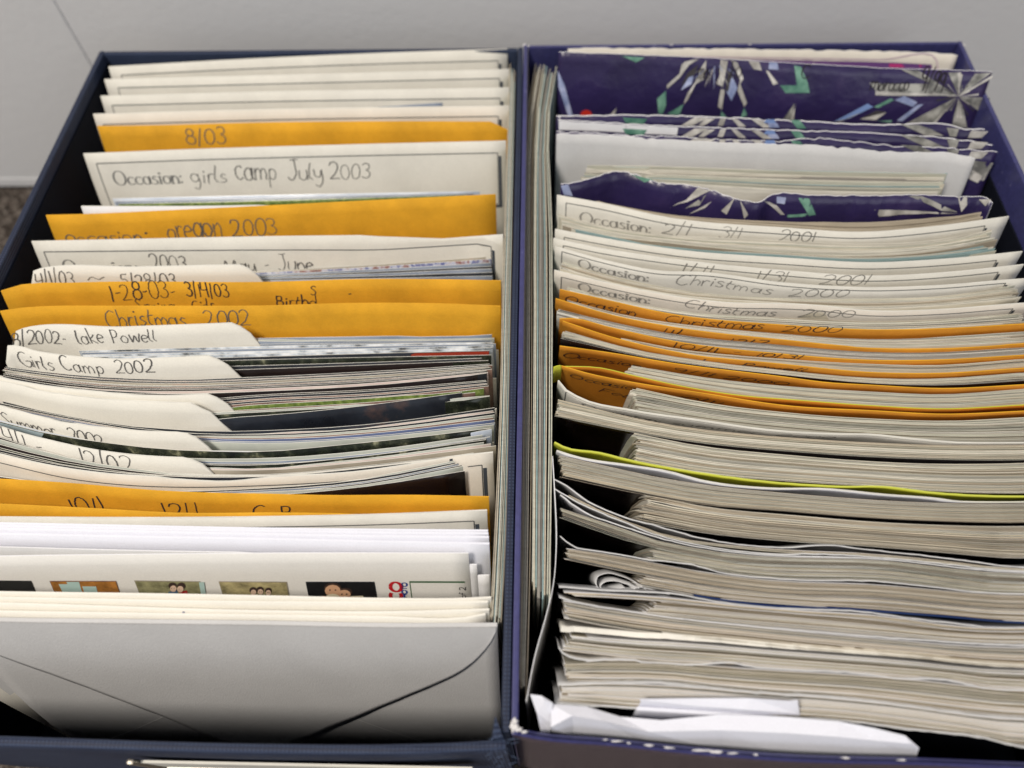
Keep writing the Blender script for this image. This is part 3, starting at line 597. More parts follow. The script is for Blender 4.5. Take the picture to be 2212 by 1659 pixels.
    lstack([(200, 862), (400, 866), (553, 854), (820, 841), (1052, 822)], [(200, 876), (400, 882), (553, 870), (820, 857), (1052, 834)], ['black', 'dark', 'brown', 'dark', 'brown'], w_, g, jr=5, z=zl)
    lprint([(200, 880), (400, 885), (553, 875), (820, 859), (1045, 839)], 'grass', 'green grass photo print seen right of the blank tabs', g, z=zl)
    lprint([(200, 885), (400, 890), (553, 881), (820, 865), (1026, 845)], 'brown', 'brown photo print in front of the green grass print', g, z=zl)
    s = tab([(-40, 808), (-10, 812), (0, 815), (80, 831), (187, 844), (320, 855), (453, 851.6), (553, 847), (800, 834), (1070, 812)], [(448, 0), (468, .0015), (520, .011), (540, .0125)], 'blank cream tab divider, back one of two blank tabs')
    w_ = 'between the two blank tabs'; g = 'photo prints between the two blank tabs'
    lprint([(200, 889), (400, 894), (553, 887), (820, 871), (1057, 851)], 'grey', 'pale photo print standing out right of the large dark print', g, z=zl)
    lprint([(200, 893), (400, 898), (553, 891), (820, 875), (1058, 856)], 'foliage', 'foliage photo print right behind the large dark print', g, z=zl)
    sd = lprint([(200, 905), (400, 906), (553, 899), (740, 882), (998, 848.5)], 'dark', 'large dark photo print just behind the front blank tab', g, z=zl)
    s = tab([(-60, 815), (0, 824), (107, 847), (213, 862), (320, 868), (413, 871), (553, 872), (740, 856), (873, 840), (1020, 818), (1056, 812)], [(408, 0), (435, .002), (499, .0125), (522, .0133), (1015, .0133), (1035, .0145), (1052, .020)], 'blank cream tab divider whose long shoulder curves up to the right')
    base_ = s; w_ = 'behind the Summer 2002 tab'; g = 'photo prints behind the Summer 2002 tab'
    lstack([(10, 867), (160, 899), (331, 924), (453, 932), (590, 930), (800, 917), (1068, 881)], [(-30, 878), (160, 915), (331, 944), (453, 955), (590, 958), (800, 946), (1066, 918)], ['dark', 'pink', 'dark', 'grey', 'brown', 'blue', 'slate', 'grey'], w_, g, jl=5, on=base_)
    s = tab([(-80, 858), (0, 877.7), (107, 905.7), (213, 923), (293, 931), (400, 935), (553, 936), (800, 918), (1065, 885)], [(395, 0), (415, .0015), (480, .0125)], 'cream tab divider reading Summer 2002')
    k = Ink(s); write(k, 'Summer', (10, 919), (130, 948), .0058); write(k, '2002', (152, 953), (232, 966), .0052); k.build('handwriting')
    base_ = s; w_ = 'in front of the Summer 2002 tab'; g = 'photo prints in front of the Summer 2002 tab'
    lprint([(-60, 893), (0, 908), (115, 937), (213, 953), (347, 969), (467, 974), (553, 975), (800, 960), (1062, 927)], 'sky', 'pale blue photo print showing at left below Summer 2002', g, on=base_)
    zl = touch(base_, [(-60, 893), (0, 908), (115, 937), (213, 953), (347, 969), (467, 974), (553, 975), (800, 960), (1062, 927)])
    sf = lprint([(-60, 896), (0, 911), (115, 939.5), (213, 954.5), (347, 970), (467, 975.5), (553, 976.5), (740, 961), (900, 944.5), (1060, 925)], 'foliage', 'dark foliage photo print under the words Summer 2002', g, z=zl)
    k = Ink(sf); k.poly([(-60, 897), (0, 912), (60, 927), (95, 935.5), (88, 948), (60, 946), (0, 932), (-60, 916)], flat('pale_blue_print', (.38, .47, .52), .3)); k.build('sky_patch')
    lstack([(90, 953), (213, 973), (347, 987), (553, 991), (800, 973), (1044, 940)], [(85, 960), (213, 981), (347, 996), (553, 1003), (800, 985), (1060, 947)], ['grey', 'slate', 'dark'], w_, g, jr=10, z=zl)
    lprint([(90, 966), (213, 985), (347, 999), (553, 1005), (800, 984), (1050, 950)], 'foliage', 'grey rock and foliage print behind the lowest cream tab', g, z=zl)
    lstack([(90, 970), (213, 989), (347, 1004), (553, 1011), (800, 990), (1050, 956)], [(90, 974), (213, 993), (347, 1009), (553, 1016), (800, 996), (1068, 963)], ['grey', 'pink', 'tan'], 'behind the lowest cream tab', 'photo prints behind the lowest cream tab', jr=8, z=zl)
    s = tab([(-90, 902), (0, 922), (37, 934), (107, 952), (213, 974), (320, 986), (413, 990), (553, 993), (800, 975), (1065, 950)], [(405, 0), (425, .0015), (475, .0095), (490, .013)], 'cream tab divider, lowest one, reading 4/1 - 12/02')
    k = Ink(s); write(k, '4/1 -', (18, 962), (100, 984), .0064); write(k, '12/02', (180, 1006), (295, 1022), .0062); k.build('handwriting')
    base_ = s; w_ = 'in front of the lowest cream tab'; g = 'photo prints in front of the lowest cream tab'
    lstack([(-70, 925), (0, 943), (160, 988), (347, 1017), (467, 1023), (590, 1022), (800, 1003), (1022, 977)], [(-90, 955), (0, 978), (107, 1001), (213, 1017), (347, 1028), (467, 1032), (590, 1029), (800, 1010), (1024, 983)], ['black', 'dark', 'grey', 'dark', 'black', 'foliage', 'dark', 'brown', 'dark'], w_, g, jl=10, on=base_)
    s = divider([(-110, 955), (0, 981.7), (107, 1006), (213, 1022), (347, 1031), (507, 1036), (553, 1031), (766, 1016), (953, 989.5), (1065, 977.5)], 'curved cream divider card leaning behind the stack of black prints', mat=CREAM2, n=40)
    k = Ink(s); k.ribbon([s.uv(x, y) for x, y in catmull([(-90, 977), (0, 999), (160, 1035), (267, 1047), (400, 1052), (553, 1049), (766, 1037), (953, 1015), (1041, 1004)], 40)], .00032, LINEINK)
    a = s.uv(1041, 1004); k.line(a, (a[0], a[1]+.02), .0003, LINEINK); k.line((a[0]+.0009, a[1]+.0012), (a[0]+.0009, a[1]+.02), .0012, SHADOWINK); k.build('printed_frame')
    k = Ink(s); write(k, 'C', (-12, 1040), (12, 1046), .006); k.build('handwriting')
    w_ = 'behind the pair of front orange envelopes'; g = 'photo prints behind the front orange envelopes'
    lstack([(-60, 1019), (0, 1027), (160, 1049), (320, 1060), (553, 1053), (766, 1035), (998, 992.5)], [(-70, 1030), (0, 1040), (160, 1056), (320, 1068), (553, 1064), (766, 1050), (1000, 1007)], ['grey', 'dark', 'black', 'slate', 'dark', 'grey'], w_, g, z=-.004)
    lprint([(-70, 1036), (0, 1046), (160, 1061), (320, 1073), (553, 1072), (633, 1067), (800, 1050), (1004, 1017.5)], 'black', 'large black photo print, frontmost behind the front orange envelopes', g, z=-.004)
    s = orange([(-130, 1031), (0, 1036), (160, 1046), (320, 1060), (480, 1067), (553, 1068), (713, 1071.6), (873, 1071), (1056, 1074)], 'orange envelope with ink line 10/1 - 12/1, back one of the front pair')
    k = Ink(s); write(k, 'on:', (-30, 1105), (25, 1106), .007, PEN); write(k, '10/1', (160, 1112), (240, 1115), .0066, PEN); write(k, '12/1', (355, 1119), (440, 1121), .0062, PEN); write(k, 'G B', (548, 1122), (640, 1122), .0058, PEN); k.build('handwriting')
    orange([(-140, 1085), (0, 1090), (187, 1099), (400, 1110), (590, 1109), (820, 1111.5), (1045, 1108)], 'orange envelope, front one of the front pair, blank')
    divider([(-150, 1117), (0, 1118), (400, 1119), (590, 1117), (820, 1112), (1052, 1103)], 'cream framed card between the orange pair and the white sheets', ((-40, 1138), (1024, 1125)), mat=CREAM)
    wg = 'white sheets standing together'
    NTH = ['back', 'second', 'third', 'front']
    for i, (a, b, c) in enumerate([(1132, 1143, 1148), (1138, 1148, 1154), (1144, 1155, 1162), (1155, 1165.5, 1176)]):
        s = Sheet([(-160, a-2), (0, a), (250, a+5), (553, b), (820, b+3+i), (1054+i, c)], z=0, lean=LL, th=.0006, n=24); s.build('white_sheet', BLUISH, BLUISH); tag(s.obj, f'cool white folded sheet, {NTH[i]} one of four before the framed card', 'paper sheet', wg)
    s = Sheet([(-160, 1178), (0, 1182), (300, 1190), (590, 1194.5), (700, 1196), (1008, 1198)], lean=LL, th=.0003); s.build('white_sheet', GREYW, WHITE); tag(s.obj, 'grey white sheet showing as a wedge behind the index print', 'paper sheet')
    s = Sheet([(700, 1243), (1034, 1243), (1057, 1243)], z=-.0085, lean=LL, th=.0003); s.build('white_sheet', WHITE, WHITE); tag(s.obj, 'narrow white sheet lower right behind the index print', 'paper sheet')
    s = Sheet([(700, 1222), (900, 1221), (1030, 1220)], z=-.0045, lean=LL, th=.0003); s.build('white_sheet', WHITE, WHITE); tag(s.obj, 'narrow white sheet just right of the index print', 'paper sheet')
    s = Sheet([(-160, 1206), (0, 1202), (320, 1198), (590, 1195.5), (820, 1195), (1012, 1195.5)], lean=LL, th=.0003, n=30); s.build('index_print', paper('index_print_paper', (.78, .765, .74), .02, .5), WHITE); tag(s.obj, 'white index print card with a row of small pictures', 'index print')
    k = Ink(s)
    k.poly([(-30, 1253), (68, 1254), (79, 1281), (-20, 1281)], BLACKINK)
    k.poly([(107, 1254), (251, 1254), (263, 1290), (122, 1290)], PIC['brown']); k.poly([(290, 1253), (433, 1255), (446, 1294), (306, 1294)], PIC['tan']); k.poly([(472, 1255), (620, 1256), (628, 1298), (485, 1298)], PIC['tan']); k.poly([(660, 1256), (809, 1256), (817, 1299), (669, 1299)], PIC['dark'])
    k.off = .0002
    WOOD = picture('picture_wood', [(.3, (0.162, 0.068, 0.013)), (.5, (0.36, 0.15, 0.03)), (.7, (0.54, 0.225, 0.045))], 260); OLIVE = picture('picture_olive', [(.3, (0.122, 0.117, 0.063)), (.5, (0.27, 0.26, 0.14)), (.7, (0.405, 0.39, 0.21))], 260); KHAKI = picture('picture_khaki', [(.3, (0.162, 0.14, 0.072)), (.5, (0.36, 0.31, 0.16)), (.7, (0.54, 0.465, 0.24))], 260); SKIN = flat('picture_skin', (.62, .36, .22), .3); SKIN2 = flat('picture_skin_pale', (.7, .5, .38), .3)
    AQUA = flat('picture_aqua', (.42, .58, .56), .3); HAIR = flat('picture_hair', (.05, .03, .025), .3); JEAN = flat('picture_denim', (.08, .15, .25), .3); REDC = flat('picture_red_cloth', (.4, .02, .02), .3); CRM = flat('picture_cream', (.75, .68, .5), .3); BLK = flat('picture_night', (.01, .01, .012), .3)
    k.poly([(109, 1255), (250, 1255), (262, 1290), (123, 1290)], WOOD); k.poly([(292, 1254.5), (432, 1256), (445, 1294), (307, 1294)], OLIVE); k.poly([(474, 1256.5), (618, 1257.5), (626, 1298), (487, 1298)], KHAKI); k.poly([(662, 1257.5), (807, 1257.5), (815, 1299), (671, 1299)], BLK)
    k.off = .00028
    k.poly([(127, 1260), (150, 1260), (160, 1282), (138, 1282)], AQUA); k.poly([(144, 1255), (171, 1255), (178, 1278), (155, 1278)], AQUA); k.poly([(178, 1265), (208, 1265), (212, 1282), (184, 1282)], AQUA); k.poly([(150, 1278), (190, 1280), (195, 1290), (155, 1290)], JEAN)
    def disc(cx, cy, rx, ry): return [(cx+rx*math.cos(a*math.pi/6), cy+ry*math.sin(a*math.pi/6)) for a in range(12)]
    k.poly([(362, 1294), (364, 1277), (382, 1273), (392, 1294)], JEAN); k.poly([(386, 1294), (388, 1276), (404, 1274), (412, 1294)], REDC); k.poly([(534, 1298), (540, 1284), (556, 1282), (560, 1298)], CRM); k.poly([(562, 1298), (566, 1284), (585, 1284), (592, 1298)], JEAN)
    k.poly([(746, 1299), (750, 1286), (784, 1285), (792, 1299)], CRM); k.poly([(430, 1256), (441, 1256), (446, 1290), (436, 1290)], AQUA)
    k.off = .00035
    for d in ((373, 1263, 9, 7), (392, 1264, 9, 8), (547, 1273, 8, 7), (562, 1272, 8, 7), (580, 1274, 7, 7)): k.poly(disc(*d), HAIR)
    k.off = .00042
    for d in ((375, 1269, 7, 7), (390, 1270, 7, 7), (548, 1277, 6, 6), (563, 1276, 6, 6), (580, 1278, 5.5, 6)): k.poly(disc(*d), SKIN2)
    for (ex, ey) in ((371, 1268), (377, 1268), (388, 1270), (393, 1270), (546, 1276), (550, 1276), (561, 1275), (565, 1275), (579, 1277), (582, 1277)): k.poly(disc(ex, ey, 1, 1.2), HAIR)
    k.poly(disc(719, 1268, 19, 12), HAIR); k.poly(disc(745, 1276, 16, 9), HAIR)
    k.off = .00048
    k.poly(disc(719, 1273, 17, 13), SKIN); k.poly(disc(744, 1281, 14, 10), SKIN); k.poly(disc(700, 1288, 9, 4), SKIN)
    k.off = .00056
    for (ex, ey) in ((713, 1271), (725, 1271), (739, 1280), (749, 1280)): k.poly(disc(ex, ey, 1.8, 1.6), HAIR)
    k.poly(disc(719, 1286, 15, 7), CRM); k.poly(disc(746, 1291, 13, 6), CRM)
    k.build('thumbnail_pictures')
    k = Ink(s)
    def vtext(text, x0, ytop, ybot, h, w, mat, thin=None): write(k, text, (x0, ybot), (x0-(ybot-ytop)*.25*0, ytop), h, mat, w, thin, 0, 0)
    vtext('CO', 867, 1256, 1297, .0033, .00115, REDINK); vtext('PHOTO', 879, 1258, 1296, .0015, .00055, BLUEINK); vtext('of 2', 1006, 1267, 1291, .0019, .00028, BLACKINK)
    k.poly([(884, 1254.8), (1004, 1255.2), (1004.5, 1258.6), (885, 1258.4)], GREENINK); k.poly([(884, 1255), (885.6, 1255), (892, 1300), (890, 1300)], GREENINK); k.build('printed_text')
    pg = 'cream envelopes behind the front envelope'
    for i, (lab, pts) in enumerate([('backmost cream envelope just below the small index pictures', [(-190, 1277), (0, 1280.6), (320, 1285), (590, 1290), (820, 1295), (1000, 1295), (1061, 1292)]),
        ('second cream envelope below the index pictures', [(-190, 1290), (0, 1292.6), (590, 1302), (766, 1302.5), (1054, 1301.4)]),
        ('third cream envelope below the index pictures with tiny pen mark', [(-190, 1300), (0, 1304.6), (590, 1322), (820, 1324), (1057, 1318)]),
        ('frontmost cream envelope right behind the large grey white envelope', [(-190, 1318), (0, 1322), (590, 1331), (820, 1334), (1020, 1334), (1049, 1328)])]):
        s = Sheet(pts, lean=LL, th=.0005, n=30, z=0); s.build('cream_envelope', PALE, PALE); tag(s.obj, lab, 'envelope', pg)
        if i == 2: k = Ink(s); k.ribbon([s.uv(x, y) for x, y in catmull([(393, 1326), (397, 1320), (399, 1327), (398, 1331)], 8)], .0002, BLUEINK); k.build('pen_mark')
    # card standing further left inside the front, seen past the envelope's corner
    s = Sheet([(-420, 1358), (-220, 1362), (-140, 1366)], lean=.5, th=.0004, n=8, z=0); 
    s = Sheet([(-150, 1344), (400, 1350), (1060, 1352)], lean=.42, th=.0004, n=12, z=-.001); s.build('cream_envelope', GREYW, GREYW); tag(s.obj, 'grey envelope edge showing past the lower left of the front envelope', 'envelope')
    sF = Sheet([(-92, 1339), (0, 1341.5), (267, 1345), (590, 1349), (820, 1353.5), (1074, 1353)], lean=.5, th=.0010, n=40, z=0, vs=.075, rows=[0, .002, .005, .009, .014, .02, .027, .035, .045, .06, .098]); sF.build('white_envelope', FRONT, FRONT); tag(sF.obj, 'large grey white envelope with pointed flap at the front of the navy box', 'envelope')
    fl = [(-90, 1341), (-84, 1362), (-60, 1385), (-20, 1405), (35, 1426), (110, 1452), (187, 1480), (265, 1510), (347, 1541), (420, 1572), (499, 1606), (545, 1622), (580, 1624), (610, 1616), (660, 1596), (713, 1571), (820, 1524.6), (885, 1497), (948, 1470), (980, 1455), (1000, 1443), (1020, 1428), (1043, 1405), (1060, 1382), (1067, 1369), (1073, 1355)]
    if PASS[0] == 2:
        T = sorted(sF.uv(*p) for p in fl); n = 90; R_ = 14; vs = []; U1 = sF.U[-1]-.0004
        def vf(u):
            for (a, b), (c, d) in zip(T, T[1:]):
                if u <= c: return max(.0004, b+(d-b)*(u-a)/max(1e-9, c-a))
            return .0004
        for th in (0, .00022):
            for r in range(R_+1):
                for i in range(n+1):
                    u = .001+(U1-.001)*i/n; v = vf(u)*r/R_; vs.append(sF.surf(u, v, .00018+th+min(.0009, v*.024+.0003*(r/R_)**6)*(.2+.45*u/U1)))
        q = lambda k_, r, i: k_*(R_+1)*(n+1)+r*(n+1)+i; fs = []
        for r in range(R_):
            for i in range(n): fs += [(q(1, r, i), q(1, r+1, i), q(1, r+1, i+1), q(1, r, i+1)), (q(0, r, i), q(0, r, i+1), q(0, r+1, i+1), q(0, r+1, i))]
        for i in range(n): fs.append((q(0, R_, i), q(0, R_, i+1), q(1, R_, i+1), q(1, R_, i)))
        o = mesh('flap', vs, fs, FRONT, sF.obj)
        for p in o.data.polygons: p.use_smooth = p.index < 2*R_*n
    k = Ink(sF, .0001); SEAM = flat('seam_edge_paper', (.8, .79, .78)); k.ribbon([sF.uv(240, 1597), sF.uv(300, 1571), sF.uv(356, 1547)], .0004, SEAM); k.ribbon([sF.uv(772, 1554), sF.uv(840, 1578), sF.uv(913, 1604)], .0004, SEAM); k.build('seam')

    # prints standing on edge along the inner right side of the navy box
    def side(ptsA, ptsB, n, label, group, lean=0, jz=.0008, j=1.0, z=-.001, edges=EDGES, depth=.095, stuff=False, seed=1, endj=14, sign=1):
        r = random.Random(seed); a = rs(ptsA, 12); b = rs(ptsB, 12); ts = [0]
        for i in range(n-1): ts.append(ts[-1]+r.choice([.6, .8, 1, 1, 1.2, 1.8]))
        ts = [t/ts[-1] for t in ts] if n > 1 else [0]
        for i in range(n):
            t = ts[i]; d0, d1 = r.uniform(-endj, endj), r.uniform(-endj, endj)
            pts = [(p[0]*(1-t)+q[0]*t+r.uniform(-j, j)*.4, p[1]*(1-t)+q[1]*t+d0*(1-k_/11)+d1*k_/11) for k_, (p, q) in enumerate(zip(a, b))]
            zz = z-r.uniform(0, jz); s = Sheet(pts, z=zz, lean=lean, depth=depth, n=14, rows=[0, .004, .02, depth], axis=(1, 0))
            nx = pts if i == n-1 else None
            gap = abs(at(a[6][0], a[6][1]).x-at(b[6][0], b[6][1]).x)/max(1, n-1)
            s.th = max(.00018, min(.0005, gap*.62)); s.build('photo_print', r.choice(edges), r.choice(edges), None)
            tag(s.obj, ('leftmost ' if i == 0 else 'rightmost ' if i == n-1 else 'inner ')+label, 'photo print', group); NP[0] += 1
    side([(1101, 150), (1093, 400), (1086, 600), (1079, 900), (1066, 1200), (1059, 1335)], [(1112, 165), (1107, 400), (1103, 600), (1097, 900), (1089, 1200), (1081, 1335)], 9,
         'cream print edge standing sideways along the seam side of the navy box', 'prints on edge along the right side of the navy box', seed=5, j=.7)
    side([(1157, 150), (1139, 250), (1133, 420), (1132, 700), (1129, 1000), (1125, 1300), (1122, 1480)], [(1170, 152), (1155, 250), (1149, 420), (1148, 700), (1146, 1000), (1143, 1250), (1135, 1500)], 7,
         'thin print edge standing sideways nearest the seam inside the violet box', 'prints on edge nearest the seam in the violet box', seed=8, z=-.006)
    side([(1174, 152), (1160, 250), (1154, 420), (1153, 700), (1151, 1000), (1149, 1270)], [(1201, 155), (1184, 258), (1190, 463), (1191, 700), (1189, 1000), (1185, 1300)], 10,
         'print edge in the thick sideways pack left of the stacks in the violet box', 'sideways pack of prints in the violet box', seed=3, z=-.004)
    s = Sheet([(1193, 985), (1197, 1049), (1201, 1180), (1194, 1265), (1180, 1325), (1154, 1420), (1136, 1515)], z=-.001, lean=0, depth=.09, th=.0002, n=24, axis=(1, 0)); s.build('thin_envelope', GREYW, WHITE); tag(s.obj, 'thin white envelope curving along the left end of the violet box stacks', 'envelope')

    # ------------------------------------------------------------------ papers, right box
    def ext(pts, card_=False):
        if pts[-1][0] >= 2205:
            y = pts[-1][1]; xr = 1205+(1030 if card_ else 985)*(1881+y)/2501
            if xr > pts[-1][0]+10: pts = list(pts)+[(xr, y+(xr-pts[-1][0])*-.05)]
        return pts
    TOT = [0]
    def rstack(A, B, n, label, group, lean=0, mats=None, stuff=False, jl=5, jr=6, z=-.0006, zj=.0013, seed=None, face=None, nc=18):
        A = ext(A); B = ext(B); a = rs(A, 16); b = rs(B, 16); r = random.Random(seed or int(A[0][1]*13+n)); ts = [0]
        n0 = n; n = 2*n-1          # every second print is one of those past the first three hundred
        for i in range(n-1): ts.append(ts[-1]+r.choice([.5, .8, 1, 1, 1, 1.3, 2.0]))
        ts = [t/max(1e-9, ts[-1]) for t in ts]
        m = min(abs(at(p[0], p[1]).y-at(q[0], q[1]).y) for p, q in list(zip(a, b))[2:-2])/max(1, n-1)
        dl = 0
        for i in range(n):
            t = ts[i]; dl = .6*dl+r.uniform(-jl, jl)*.8; dr = r.uniform(-jr, jr)
            if face and i == n-1: dl = -jl*1.4
            wv = r.uniform(-.5, .5); pw = r.uniform(0, 6)
            pts = [(p[0]*(1-t)+q[0]*t+dl*(1-k_/15)+dr*k_/15, p[1]*(1-t)+q[1]*t+wv*math.sin(pw+k_*.5)) for k_, (p, q) in enumerate(zip(a, b))]
            s = Sheet(pts, z=z-r.random()**2*zj*1.6, lean=lean, depth=.09, n=nc, rows=[0, .004, .012, .03, .09], vs=.06)
            gp = (ts[i]-ts[i-1])*(n-1)*m if i else m
            s.th = max(.00010, min(.0004, gp*.64)); e = r.choice((mats or EDGES[:3]+[EDGES[0], EDGES[4], EDGES[2], EDGES[3]])+([EDGES[7]] if i % 3 == 0 else []))
            fm = face if face and i >= n-4 else e  # black fronts paint the darkness of the gap before the stack
            if stuff or i % 2: STUFF.append((s, fm, e))
            else:
                s.build('photo_print', fm, e, WHITE); tag(s.obj, ('backmost ' if i == 0 else 'frontmost ' if i == n-1 else 'inner ')+label, 'photo print', group); NP[0] += 1
    TEALS = [EDGES[5], EDGES[0], EDGES[2], EDGES[3]]
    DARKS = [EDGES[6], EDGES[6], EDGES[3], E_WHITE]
    # backmost paper envelope and patterned envelopes
    s = Sheet([(1227, 103), (1450, 104), (1751, 107.5), (1900, 110), (2034, 115), (2069, 118)], lean=.4, th=.0003, n=70, rough=.00025); s.build('paper_envelope', CREAM2, WHITE); tag(s.obj, 'cream paper envelope with purple printed frame against the back of the violet box', 'envelope')
    k = Ink(s); k.ribbon([s.uv(x, y) for x, y in catmull([(1240, 119), (1659, 125), (1900, 129), (2024, 132), (2026, 150)], 40)], .0005, MAUVE); k.poly([(1300, 123), (1659, 129), (1900, 134), (2013, 139), (2013, 160), (1300, 150)], PURPLEP); k.poly([(1920, 137), (1990, 139), (1990, 146), (1920, 145)], flat('pink_print', (.55, .05, .22))); k.build('printed_frame')
    patg = 'navy envelopes printed with crystal shards'
    def Z3(l): return [(1106+.29167*x, 55.3+.29167*y) for x, y in l]
    def Z4(l): return [(1659+.25*x, 55.3+.25*y) for x, y in l]
    s = Sheet([(1207, 112), (1339, 116.5), (1514, 124), (1659, 133), (1859, 144), (1934, 148), (2079, 151.5), (2144, 155)], z=.009, lean=.42, th=.0003, n=80, rough=.0001); s.build('patterned_envelope', NAVYP, WHITE); tag(s.obj, 'navy shard patterned envelope standing tallest with 9/99 handwritten', 'envelope', patg)
    k = Ink(s, .00022)
    for c, pl in (('w', [(1280, 265), (1390, 240), (1310, 290), (1245, 380), (1150, 465), (1145, 440), (1240, 355), (1255, 290)]), ('g', [(1140, 480), (1140, 590), (1115, 655), (1085, 650), (1075, 540)]), ('l', [(1345, 370), (1330, 430), (1250, 478), (1310, 380)]), ('k', [(1380, 285), (1345, 370), (1310, 380), (1250, 450), (1300, 350)]),
        ('w', [(1440, 250), (1430, 390), (1360, 430), (1300, 550), (1270, 580), (1300, 500), (1355, 420), (1400, 310)]), ('g', [(1270, 580), (1240, 660), (1145, 655)]), ('w', [(1545, 250), (1600, 260), (1560, 450), (1510, 425), (1535, 380)]), ('w', [(1545, 470), (1575, 475), (1555, 620), (1525, 600)]),
        ('l', [(1630, 370), (1670, 460), (1625, 555), (1590, 490)]), ('k', [(1600, 330), (1630, 370), (1600, 490), (1580, 470)]), ('w', [(1620, 250), (1670, 270), (1715, 390), (1690, 430), (1740, 570), (1720, 600), (1670, 480), (1690, 400)]), ('g', [(1720, 605), (1742, 660), (1690, 690)]), ('g', [(1550, 630), (1588, 675), (1545, 680)]),
        ('w', [(1750, 258), (1830, 265), (1850, 330), (1790, 320)]), ('l', [(1905, 270), (1965, 272), (1975, 325), (1900, 320)]), ('w', [(1880, 330), (1900, 335), (1970, 425), (1935, 438)]), ('g', [(2090, 292), (2140, 302), (2190, 420), (2205, 495), (2025, 497), (1985, 440), (2110, 440)]), ('s', [(2095, 570), (2060, 700), (2010, 690)]), ('w', [(2100, 565), (2085, 710), (2060, 700), (2095, 600)]),
        ('g', [(810, 222), (985, 234), (920, 270)]), ('l', [(340, 330), (390, 440), (450, 665), (415, 665), (345, 450)]), ('r', [(505, 655), (520, 632), (550, 622), (580, 632), (595, 658), (580, 690), (520, 690)]), ('w', [(775, 608), (760, 660), (725, 660)])):
        k.poly(Z3(pl), SH[c])
    for c, pl in (('s', [(1150, 377), (1300, 384), (1640, 610)]), ('s', [(875, 492), (1400, 500), (1640, 600), (930, 560)]), ('w', [(930, 562), (1640, 597), (1640, 605), (925, 598)]), ('s', [(1555, 402), (1640, 402), (1645, 600)]), ('w', [(1640, 402), (1668, 402), (1650, 600), (1645, 600)]), ('s', [(1790, 412), (1930, 405), (1800, 500), (1650, 606)]),
        ('w', [(1938, 425), (1938, 450), (1650, 612), (1650, 604)]), ('s', [(1650, 612), (1920, 622), (1865, 770)]), ('s', [(1645, 640), (1690, 730), (1720, 880), (1590, 870), (1610, 760)]), ('s', [(1630, 615), (1410, 860), (1180, 850)]), ('w', [(1632, 618), (1560, 700), (1430, 862), (1400, 862)]), ('k', [(1450, 755), (1380, 862), (1300, 862)]),
        ('b', [(860, 672), (910, 700), (700, 800), (570, 825)]), ('w', [(905, 704), (620, 830), (580, 832), (700, 790)]), ('g', [(1060, 625), (1090, 640), (950, 710), (915, 700)]), ('l', [(1175, 605), (1290, 660), (1250, 700), (1095, 640)]), ('l', [(1290, 682), (1345, 675), (1160, 825), (1110, 820)]), ('k', [(940, 730), (1025, 745), (790, 805)]), ('w', [(1025, 746), (930, 815), (790, 806)]), ('g', [(940, 822), (1075, 815), (1060, 835)])):
        k.poly(Z4(pl), SH[c])
    k.off = .0003; rr = random.Random(4)
    for a0 in range(0, 360, 9):
        if rr.random() < .35: continue
        a1 = math.radians(a0+rr.uniform(-3, 3)); l = rr.uniform(22, 58); wd = rr.uniform(.018, .05)
        P = [(2069+3*math.cos(a1), 207.8+3*math.sin(a1)*.8), (2069+l*math.cos(a1-wd), 207.8+l*.85*math.sin(a1-wd)), (2069+l*math.cos(a1+wd), 207.8+l*.85*math.sin(a1+wd))]
        if all(x < 2134-(y-155)*.22 and y > 157 for x, y in P): k.poly(P, SH[rr.choice('wwks')], .02)
    for cx_, cy_, sp in ((1545, 128, 1),):
        for a0 in range(35, 150, 7):
            a1 = math.radians(a0+rr.uniform(-3, 3)); l0 = rr.uniform(12, 40); l = l0+rr.uniform(15, 45); wd = 1.1
            ca, sa = math.cos(a1), math.sin(a1); P = [(cx_+l0*ca, cy_+l0*sa), (cx_+l0*1.3*ca-wd*sa, cy_+l0*1.3*sa+wd*ca), (cx_+l*ca, cy_+l*sa), (cx_+l0*1.3*ca+wd*sa, cy_+l0*1.3*sa-wd*ca)]
            k.poly(P, SH[rr.choice('wskl')], .02)
    k.build('shard_pattern')
    k = Ink(s, .00040); write(k, 'morocco', (1878, 193), (1962, 193), .0055, PEN, .0005); write(k, '9/99', (1982, 194), (2040, 193), .0078, PEN, .0005); write(k, 'ma', (1506, 168), (1530, 169), .007, PEN, .0005); write(k, 'ko', (1575, 165), (1600, 166), .007, PEN, .0005); write(k, 'c', (1727, 172), (1748, 172), .009, PEN, .0005); k.build('handwriting')
    def strip_shards(s, dy, rows=1):
        k = Ink(s, .00022)
        for c, pl in (('g', [(1345, 0), (1398, 3), (1390, 14), (1352, 12)]), ('w', [(1500, 0), (1530, 0), (1495, 18), (1470, 18)]), ('w', [(1524, 2), (1545, 2), (1520, 18), (1508, 18)]), ('w', [(1556, 2), (1568, 2), (1562, 18), (1550, 18)]), ('w', [(1580, 2), (1592, 3), (1612, 20), (1596, 20)]), ('w', [(1622, 3), (1640, 4), (1668, 22), (1648, 22)]), ('b', [(1655, 4), (1672, 4), (1676, 12), (1650, 12)]), ('l', [(1658, 12), (1678, 12), (1684, 22), (1662, 22)]), ('g', [(1708, 5), (1728, 6), (1742, 24), (1722, 24)]),
                      ('s', [(1945, 14), (1985, 16), (2040, 40), (2000, 40)]), ('s', [(2045, 22), (2072, 24), (2066, 42), (2052, 42)]), ('w', [(2098, 28), (2135, 30), (2120, 44), (2090, 44)])):
            k.poly([(x, y+dy) for x, y in pl], SH[c])
        k.build('shard_pattern')
